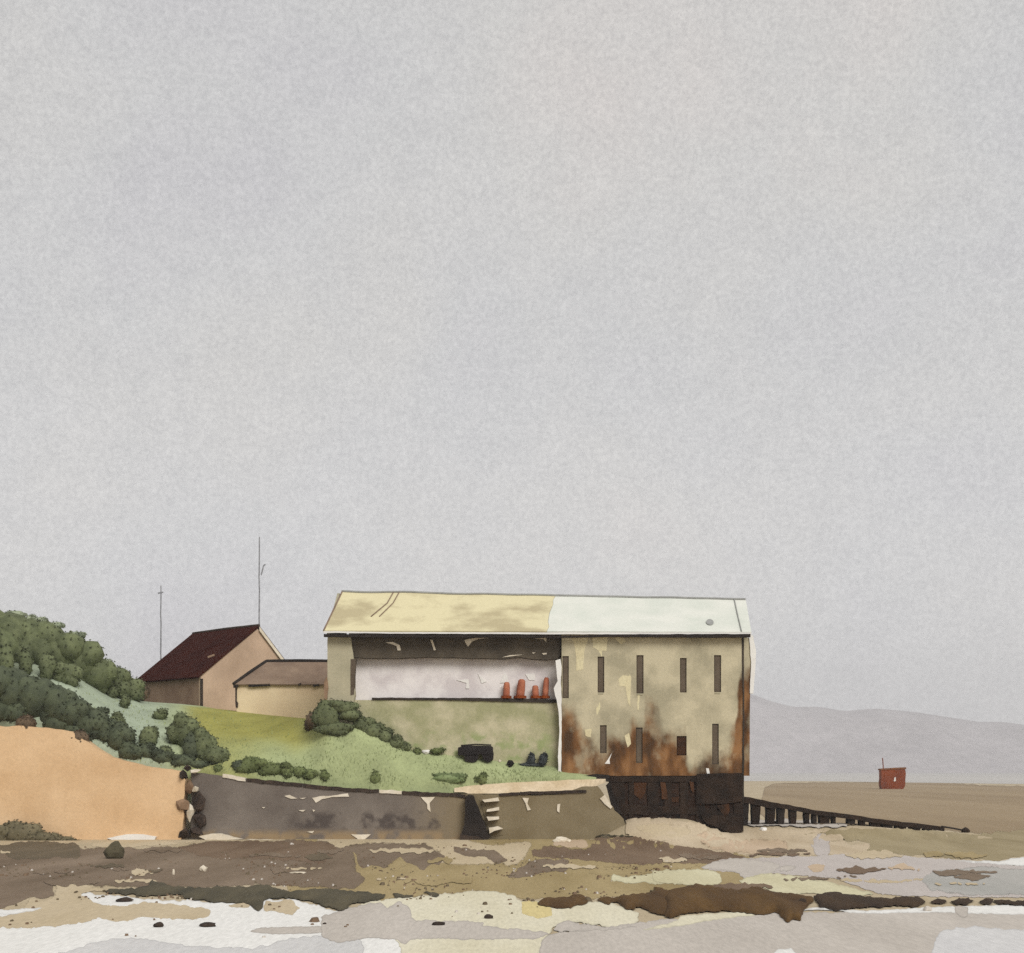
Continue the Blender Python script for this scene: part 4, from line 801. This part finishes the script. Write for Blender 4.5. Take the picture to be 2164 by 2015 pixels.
p4('sand_bar', [(520, 842), (620, 812), (900, 806), (1060, 830), (1240, 800), (1440, 812), (1200, 816), (1000, 852), (700, 868), (540, 862)], 'tan_sand')
p4('mud_flat', [(-200, 850), (0, 840), (200, 820), (470, 832), (475, 925), (340, 915), (240, 930), (60, 930), (0, 880), (-200, 900)], 'mud_dark')
p5('mud_flat', [(80, 565), (300, 545), (600, 565), (672, 650), (630, 692), (600, 680), (545, 722), (460, 685), (400, 642), (350, 680), (300, 710), (240, 690), (180, 715), (135, 625), (60, 600)], 'mud')
p5('mud_flat', [(708, 572), (830, 592), (980, 602), (1046, 672), (965, 685), (905, 640), (800, 645), (712, 612)], 'mud')
p5('mud_flat', [(1165, 602), (1260, 565), (1500, 592), (1510, 535), (1700, 525), (1988, 560), (2230, 600), (2480, 650), (2450, 670), (2230, 680), (1988, 685), (1700, 685), (1400, 655), (1180, 640)], 'mud_brown')
p5('sand_bar', [(1010, 760), (1180, 650), (1390, 655), (1380, 722), (1250, 735), (1110, 765)], 'mud')
p5('sand_bar', [(1300, 545), (1500, 535), (1500, 590), (1390, 590), (1290, 572)], 'rose_sand')
p5('sand_bar', [(1500, 690), (1800, 690), (1988, 670), (2200, 690), (2000, 720), (1700, 760), (1500, 740)], 'olive_sand')
p5('sand_bar', [(1635, 740), (1740, 757), (1988, 715), (2200, 722), (2280, 765), (2180, 790), (1988, 802), (1640, 787)], 'lime_sand')
p5('sand_bar', [(340, 680), (360, 650), (420, 645), (460, 690), (400, 715), (330, 720)], 'olive_sand')
# right: grey pools
p6('tide_pool', [(185, 1035), (320, 980), (640, 965), (1100, 945), (1700, 985), (1988, 1018), (2600, 1030), (2600, 1190), (1988, 1195), (1480, 1190), (1200, 1180), (950, 1088), (850, 1082), (540, 1055), (430, 1060)], 'pool_mauve', amp=1.6)
p6('tide_pool', [(1500, 1040), (1760, 1010), (1988, 1030), (2600, 1040), (2600, 1180), (1988, 1185), (1700, 1190), (1460, 1160), (1420, 1090)], 'pool_blue', amp=1.6)
p6('sand_bar', [(1580, 985), (1850, 992), (1990, 965), (2600, 970), (2600, 1025), (1988, 1018), (1730, 1002)], 'white_sand', amp=1.2)
p6('mud_flat', [(190, 1030), (320, 982), (430, 975), (600, 990), (655, 1020), (600, 1060), (560, 1092), (430, 1092), (420, 1050)], 'grey_sand')
p6('mud_flat', [(650, 1015), (740, 1025), (700, 1048), (650, 1045)], 'grey_sand'); p6('mud_flat', [(790, 1012), (860, 1000), (905, 1020), (890, 1050), (830, 1062)], 'rose_sand')
p6('sand_bar', [(-60, 1040), (280, 1038), (322, 1070), (320, 1122), (0, 1118), (-60, 1100)], 'lime_sand')
p6('sand_bar', [(405, 1105), (520, 1062), (620, 1058), (870, 1092), (1180, 1172), (1100, 1182), (830, 1172), (620, 1165), (540, 1130)], 'lime_sand')
p6('sand_bar', [(945, 1080), (1200, 1095), (1440, 1085), (1480, 1098), (1250, 1115), (1000, 1110)], 'tan_sand')
# foreground left: white water and wet sand
p4('tide_pool', [(-200, 1250), (100, 1230), (480, 1128), (620, 1140), (850, 1160), (1230, 1185), (1700, 1160), (1988, 1240), (2090, 1240), (2450, 1230), (2450, 1900), (-200, 1900)], 'white_sand')
p4('sand_bar', [(-200, 1270), (0, 1255), (110, 1240), (180, 1140), (240, 1170), (310, 1145), (320, 1062), (450, 1060), (620, 1108), (600, 1118), (470, 1130), (560, 1190), (720, 1207), (850, 1177), (1050, 1195), (1230, 1222), (1205, 1280), (990, 1285), (830, 1272), (750, 1300), (640, 1290), (560, 1277), (480, 1307), (200, 1337), (-200, 1340)], 'tan_sand')
p4('sand_bar', [(-200, 1235), (0, 1228), (260, 1214), (200, 1232), (80, 1252), (-200, 1262)], 'white_sand', amp=1)
p4('tide_pool', [(-200, 1500), (380, 1477), (560, 1412), (760, 1390), (900, 1405), (1100, 1440), (1500, 1452), (1600, 1420), (1700, 1392), (1988, 1372), (2130, 1400), (2100, 1900), (-200, 1900)], 'pool_grey')
p4('tide_pool', [(1450, 1355), (1520, 1330), (1988, 1322), (2200, 1320), (2200, 1350), (1900, 1362), (1600, 1372)], 'grey_sand', amp=1)
p4('sand_bar', [(1285, 1212), (1400, 1175), (1465, 1200), (1440, 1216)], 'tan_sand'); p4('sand_bar', [(1535, 1205), (1560, 1162), (1610, 1182), (1700, 1158), (1752, 1218), (1690, 1262), (1620, 1248), (1530, 1225)], 'tan_sand')
# foreground middle
p5('sand_flat', [(120, 915), (480, 872), (870, 835), (950, 846), (1060, 862), (1110, 897), (1200, 902), (1600, 902), (1700, 940), (1795, 965), (1790, 1042), (1580, 1052), (1400, 1018), (1300, 1050), (1280, 1088), (1220, 1130), (1240, 1500), (440, 1500), (400, 1120)], 'cream_sand')
p5('sand_flat', [(1108, 900), (1200, 900), (1290, 940), (1300, 992), (1200, 1012), (1112, 972)], 'yellow_sand')
p5('tide_pool', [(-60, 985), (110, 940), (270, 900), (330, 946), (390, 897), (450, 922), (478, 1020), (900, 1022), (880, 1048), (1100, 1065), (1280, 1088), (1230, 1125), (470, 1122), (440, 1160), (380, 1120), (200, 1120), (60, 1150), (-60, 1105)], 'grey_sand')
p5('tide_pool', [(1218, 1135), (1290, 1090), (1400, 1080), (1990, 1000), (2400, 970), (3400, 960), (5200, 950), (5200, 1700), (1240, 1700)], 'grey_sand')
p5('sand_bar', [(1790, 1075), (2010, 1020), (2050, 985), (2480, 955), (2500, 985), (2300, 1000), (2000, 1052)], 'cream_sand', amp=1.2)
p5('sand_bar', [(1282, 1082), (1320, 1030), (1400, 1017), (1580, 1052), (1790, 1042), (1720, 1062), (1500, 1075)], 'grey_sand')
p6('tide_pool', [(760, 1262), (900, 1262), (1100, 1285), (1500, 1275), (1988, 1290), (2600, 1290), (2600, 1245), (1800, 1236), (1420, 1250), (1100, 1268), (830, 1245)], 'white_sand', amp=1)
p6('tide_pool', [(1450, 1700), (1490, 1430), (1550, 1370), (1700, 1352), (1900, 1370), (2600, 1380), (2600, 1700)], 'pool_grey'); p6('sand_bar', [(620, 1700), (600, 1490), (700, 1470), (740, 1500), (760, 1700)], 'white_sand')
p6('tide_pool', [(1600, 1240), (1690, 1240), (1672, 1305), (1620, 1285)], 'grey_sand')
# broken streaks of wetter and drier sand between the larger washes
rng = random.Random(21)
for q in range(34):
    if q < 14: px, py, mt = rng.uniform(-20, 780), rng.uniform(1795, 1868), rng.choice(['mud_brown', 'mud_dark', 'mud', 'tan_sand'])
    elif q < 34: px, py, mt = rng.uniform(760, 2150), rng.uniform(1788, 1882), rng.choice(['mud', 'rose_sand', 'mud_brown', 'tan_sand', 'mud', 'olive_sand'])
    else: px, py, mt = rng.uniform(700, 2150), rng.uniform(1955, 2008), rng.choice(['pool_grey', 'tan_sand', 'grey_sand', 'pool_mauve'])
    rx, ry = rng.uniform(22, 95), rng.uniform(3, 9)
    pts = [(px + rx * math.cos(a) * rng.uniform(.6, 1.15), py + ry * math.sin(a) * rng.uniform(.5, 1.3) + rng.uniform(-2, 2)) for a in [k * 6.283 / 11 for k in range(11)]]
    patch('mud_flat' if mt.startswith('mud') else 'tide_pool' if 'pool' in mt else 'sand_bar', pts, M[mt], amp=4)
# pale flat stones on the mud
for i, (x, y, rx, ry, lab) in enumerate([(1012, 1000, 4, 9, 'narrow upright pale stone on the brown mud, left of a wider one'), (1187, 980, 12, 9, 'blunt pale stone on the brown mud below the grey wall'), (1740, 998, 24, 3, 'thin flat pale stone at the right of the brown mud')]):
    single_stone('pale_rock', x * .3622, 1480 + (y + ry) * .3622 + 4, rx * .7, ry * .8, 'pale_stone', lab, None, 20 + i)
for i, (x, y, rx, ry, lab) in enumerate([(335, 1957, 10, 7, 'small dark rock on the white sand, leftmost of the foreground'), (440, 1956, 17, 6, 'ragged wide dark rock on white sand at the left'), (926, 1953, 13, 6, 'dark rock on cream sand in the middle foreground'), (1033, 1939, 9, 6, 'small dark rock on cream sand nearest the weed bank'), (686, 1951, 5, 3, 'tiny dark rock on the edge of the white sand'), (262, 1903, 17, 6, 'dark rock in the pale runnel under the brown mud')]):
    single_stone('rock', x, y + 4, rx, ry, 'dark_stone', lab, None, 30 + i)
single_stone('weedy_boulder', 243, 1815, 20, 20, 'weed_olive', 'round green weedy boulder on mud below the ochre wall', None, 44)
single_stone('pale_rock', 1613, 1758, 8, 5, 'white_paint', 'little white rock on sand below the slipway', None, 45); single_stone('rock', 1565, 1762, 6, 5, 'mud_dark', 'little brown rock below the right corner of the boathouse', None, 46)
single_stone('rock', 1960, 1927, 9, 7, 'grey_sand', 'small grey rock under the dots of weed at the right', None, 47)
single_stone('pale_rock', 1186, 1780, 18, 6, 'pale_stone', 'pale flat rock at the foot of the olive wall', None, 48)
# loose shingle over the mud and along the wall feet, too many to count
def shingle():
    rng = random.Random(5); groups = {'mud_dark': MB(), 'grey_sand': MB(), 'mud_brown': MB()}
    keys = list(groups); n = 0
    while n < 700:
        px, py = rng.uniform(-60, 2240), rng.triangular(1772, 1990, 1830)
        if py > 1905 and rng.random() < .75 or px > 1420: continue
        dens = noise.noise(Vector((px * .006, py * .035, 3))) + .35 * noise.noise(Vector((px * .02, py * .12, 7)))
        if dens < rng.uniform(-.1, .35): continue
        w = G(px, py); 
        if w.z > .05: continue
        rx = rng.uniform(.025, .085) * (1 + (rng.random() < .05) * 1.2); rz = rx * rng.uniform(.3, .6); ry = rx * rng.uniform(1, 2.5)
        v = [Vector((w.x + math.cos(a) * rx * rng.uniform(.7, 1.2), w.y + math.sin(a) * ry, w.z)) for a in [k * 1.047 for k in range(6)]] + [Vector((w.x + math.cos(a) * rx * .6, w.y + math.sin(a) * ry * .6, w.z + .04 + rz * rng.uniform(.8, 1.2))) for a in [k * 1.047 + .3 for k in range(6)]]
        k = keys[int(min(2.99, max(0, (.5 if rng.random() < .5 else 2.5) if rng.random() < .9 else 1.5)))]
        groups[k].add((v, [(i, (i + 1) % 6, 6 + (i + 1) % 6, 6 + i) for i in range(6)] + [(6, 7, 8, 9, 10, 11)])); n += 1
    for k, g in groups.items(): g.build('shingle', M[k])['kind'] = 'stuff'
shingle()
def tufts():
    rng = random.Random(8); g = MB()
    for _ in range(6000):
        px = rng.uniform(150, 1185); c = colat(px); py = rng.uniform(c[4] + 1, c[2])
        if noise.noise(Vector((px * .012, py * .03, 9))) < rng.uniform(-.5, .35): continue
        p = terr(px, py); h = rng.uniform(.05, .16); a = rng.random() * 3.14; q = Vector((math.cos(a), math.sin(a), 0)) * rng.uniform(.02, .06)
        p.z -= .06; g.add(([p - q, p + q, p + Vector((rng.uniform(-.06, .06), rng.uniform(-.04, .04), h + .08))], [(0, 1, 2)]))
    o = g.build('grass', M['tuft']); o['kind'] = 'stuff'
tufts()
# weed banks
ST = dict(kind='stuff')
p4('seaweed', [(610, 1130), (640, 1110), (850, 1100), (880, 1055), (930, 1075), (1080, 1100), (1300, 1095), (1560, 1085), (1600, 1095), (1720, 1128), (1840, 1105), (1988, 1112), (2060, 1170), (2250, 1145), (2250, 1165), (2060, 1185), (1995, 1240), (1910, 1212), (1830, 1188), (1720, 1160), (1550, 1165), (1525, 1235), (1480, 1222), (1440, 1185), (1280, 1190), (1180, 1175), (1080, 1158), (1060, 1140), (850, 1150)], 'weed_olive', lump=.18, **ST)
p5('seaweed', [(-5, 842), (120, 845), (240, 850), (322, 862), (300, 890), (180, 905), (110, 912), (100, 945), (60, 962), (-5, 940)], 'weed_olive', lump=.16, **ST)
p5('seaweed', [(358, 860), (490, 862), (440, 878), (380, 886)], 'weed_olive', lump=.1, **ST); p5('seaweed', [(525, 850), (580, 850), (635, 868), (622, 884)], 'weed_olive', lump=.1, **ST)
p5('seaweed', [(1198, 920), (1240, 887), (1350, 880), (1440, 864), (1522, 886), (1480, 922), (1340, 952)], 'weed_brown', lump=.16, **ST)
p5('seaweed', [(1548, 890), (1610, 872), (1650, 880), (1740, 868), (1800, 862), (1880, 845), (1900, 808), (1930, 830), (1990, 842), (1990, 1005), (1850, 962), (1790, 930), (1762, 962), (1720, 945), (1660, 908), (1610, 932)], 'weed_brown', lump=.22, **ST)
p6('seaweed', [(10, 1160), (100, 1140), (190, 1122), (270, 1130), (330, 1145), (380, 1152), (540, 1135), (600, 1165), (720, 1185), (832, 1197), (830, 1217), (800, 1242), (775, 1260), (760, 1332), (720, 1318), (690, 1332), (650, 1310), (620, 1272), (520, 1302), (480, 1280), (300, 1272), (130, 1280), (40, 1310), (10, 1300)], 'weed_brown', lump=.28, **ST)
p6('seaweed', [(720, 1205), (760, 1195), (800, 1215), (790, 1240), (735, 1235)], 'weed_dark', lump=.3, **ST)
p6('seaweed', [(832, 1182), (900, 1172), (960, 1168), (1040, 1182), (1200, 1197), (1400, 1190), (1452, 1215), (1400, 1252), (1320, 1240), (1200, 1247), (1100, 1255), (960, 1270), (870, 1250), (845, 1220)], 'weed_dark', lump=.2, **ST)
for x, y, rx, ry in ((1520, 1217, 50, 17), (1650, 1217, 70, 18), (1785, 1217, 40, 18)):
    p6('seaweed', [(x - rx, y), (x - rx * .4, y - ry), (x + rx * .5, y - ry * .8), (x + rx, y), (x + rx * .4, y + ry), (x - rx * .5, y + ry * .9)], 'weed_dark', lump=.12, **ST)
p6('seaweed', [(1815, 1212), (1988, 1212), (2400, 1220), (2400, 1245), (1988, 1242), (1830, 1232)], 'weed_dark', lump=.1, **ST)
p5('seaweed', [(1005, 515), (1130, 508), (1140, 516), (1020, 524)], 'weed_dark', lump=.05, **ST); p5('seaweed', [(1220, 518), (1500, 515), (1640, 520), (1780, 532), (1640, 534), (1400, 528), (1300, 530)], 'weed_olive', lump=.05, **ST)
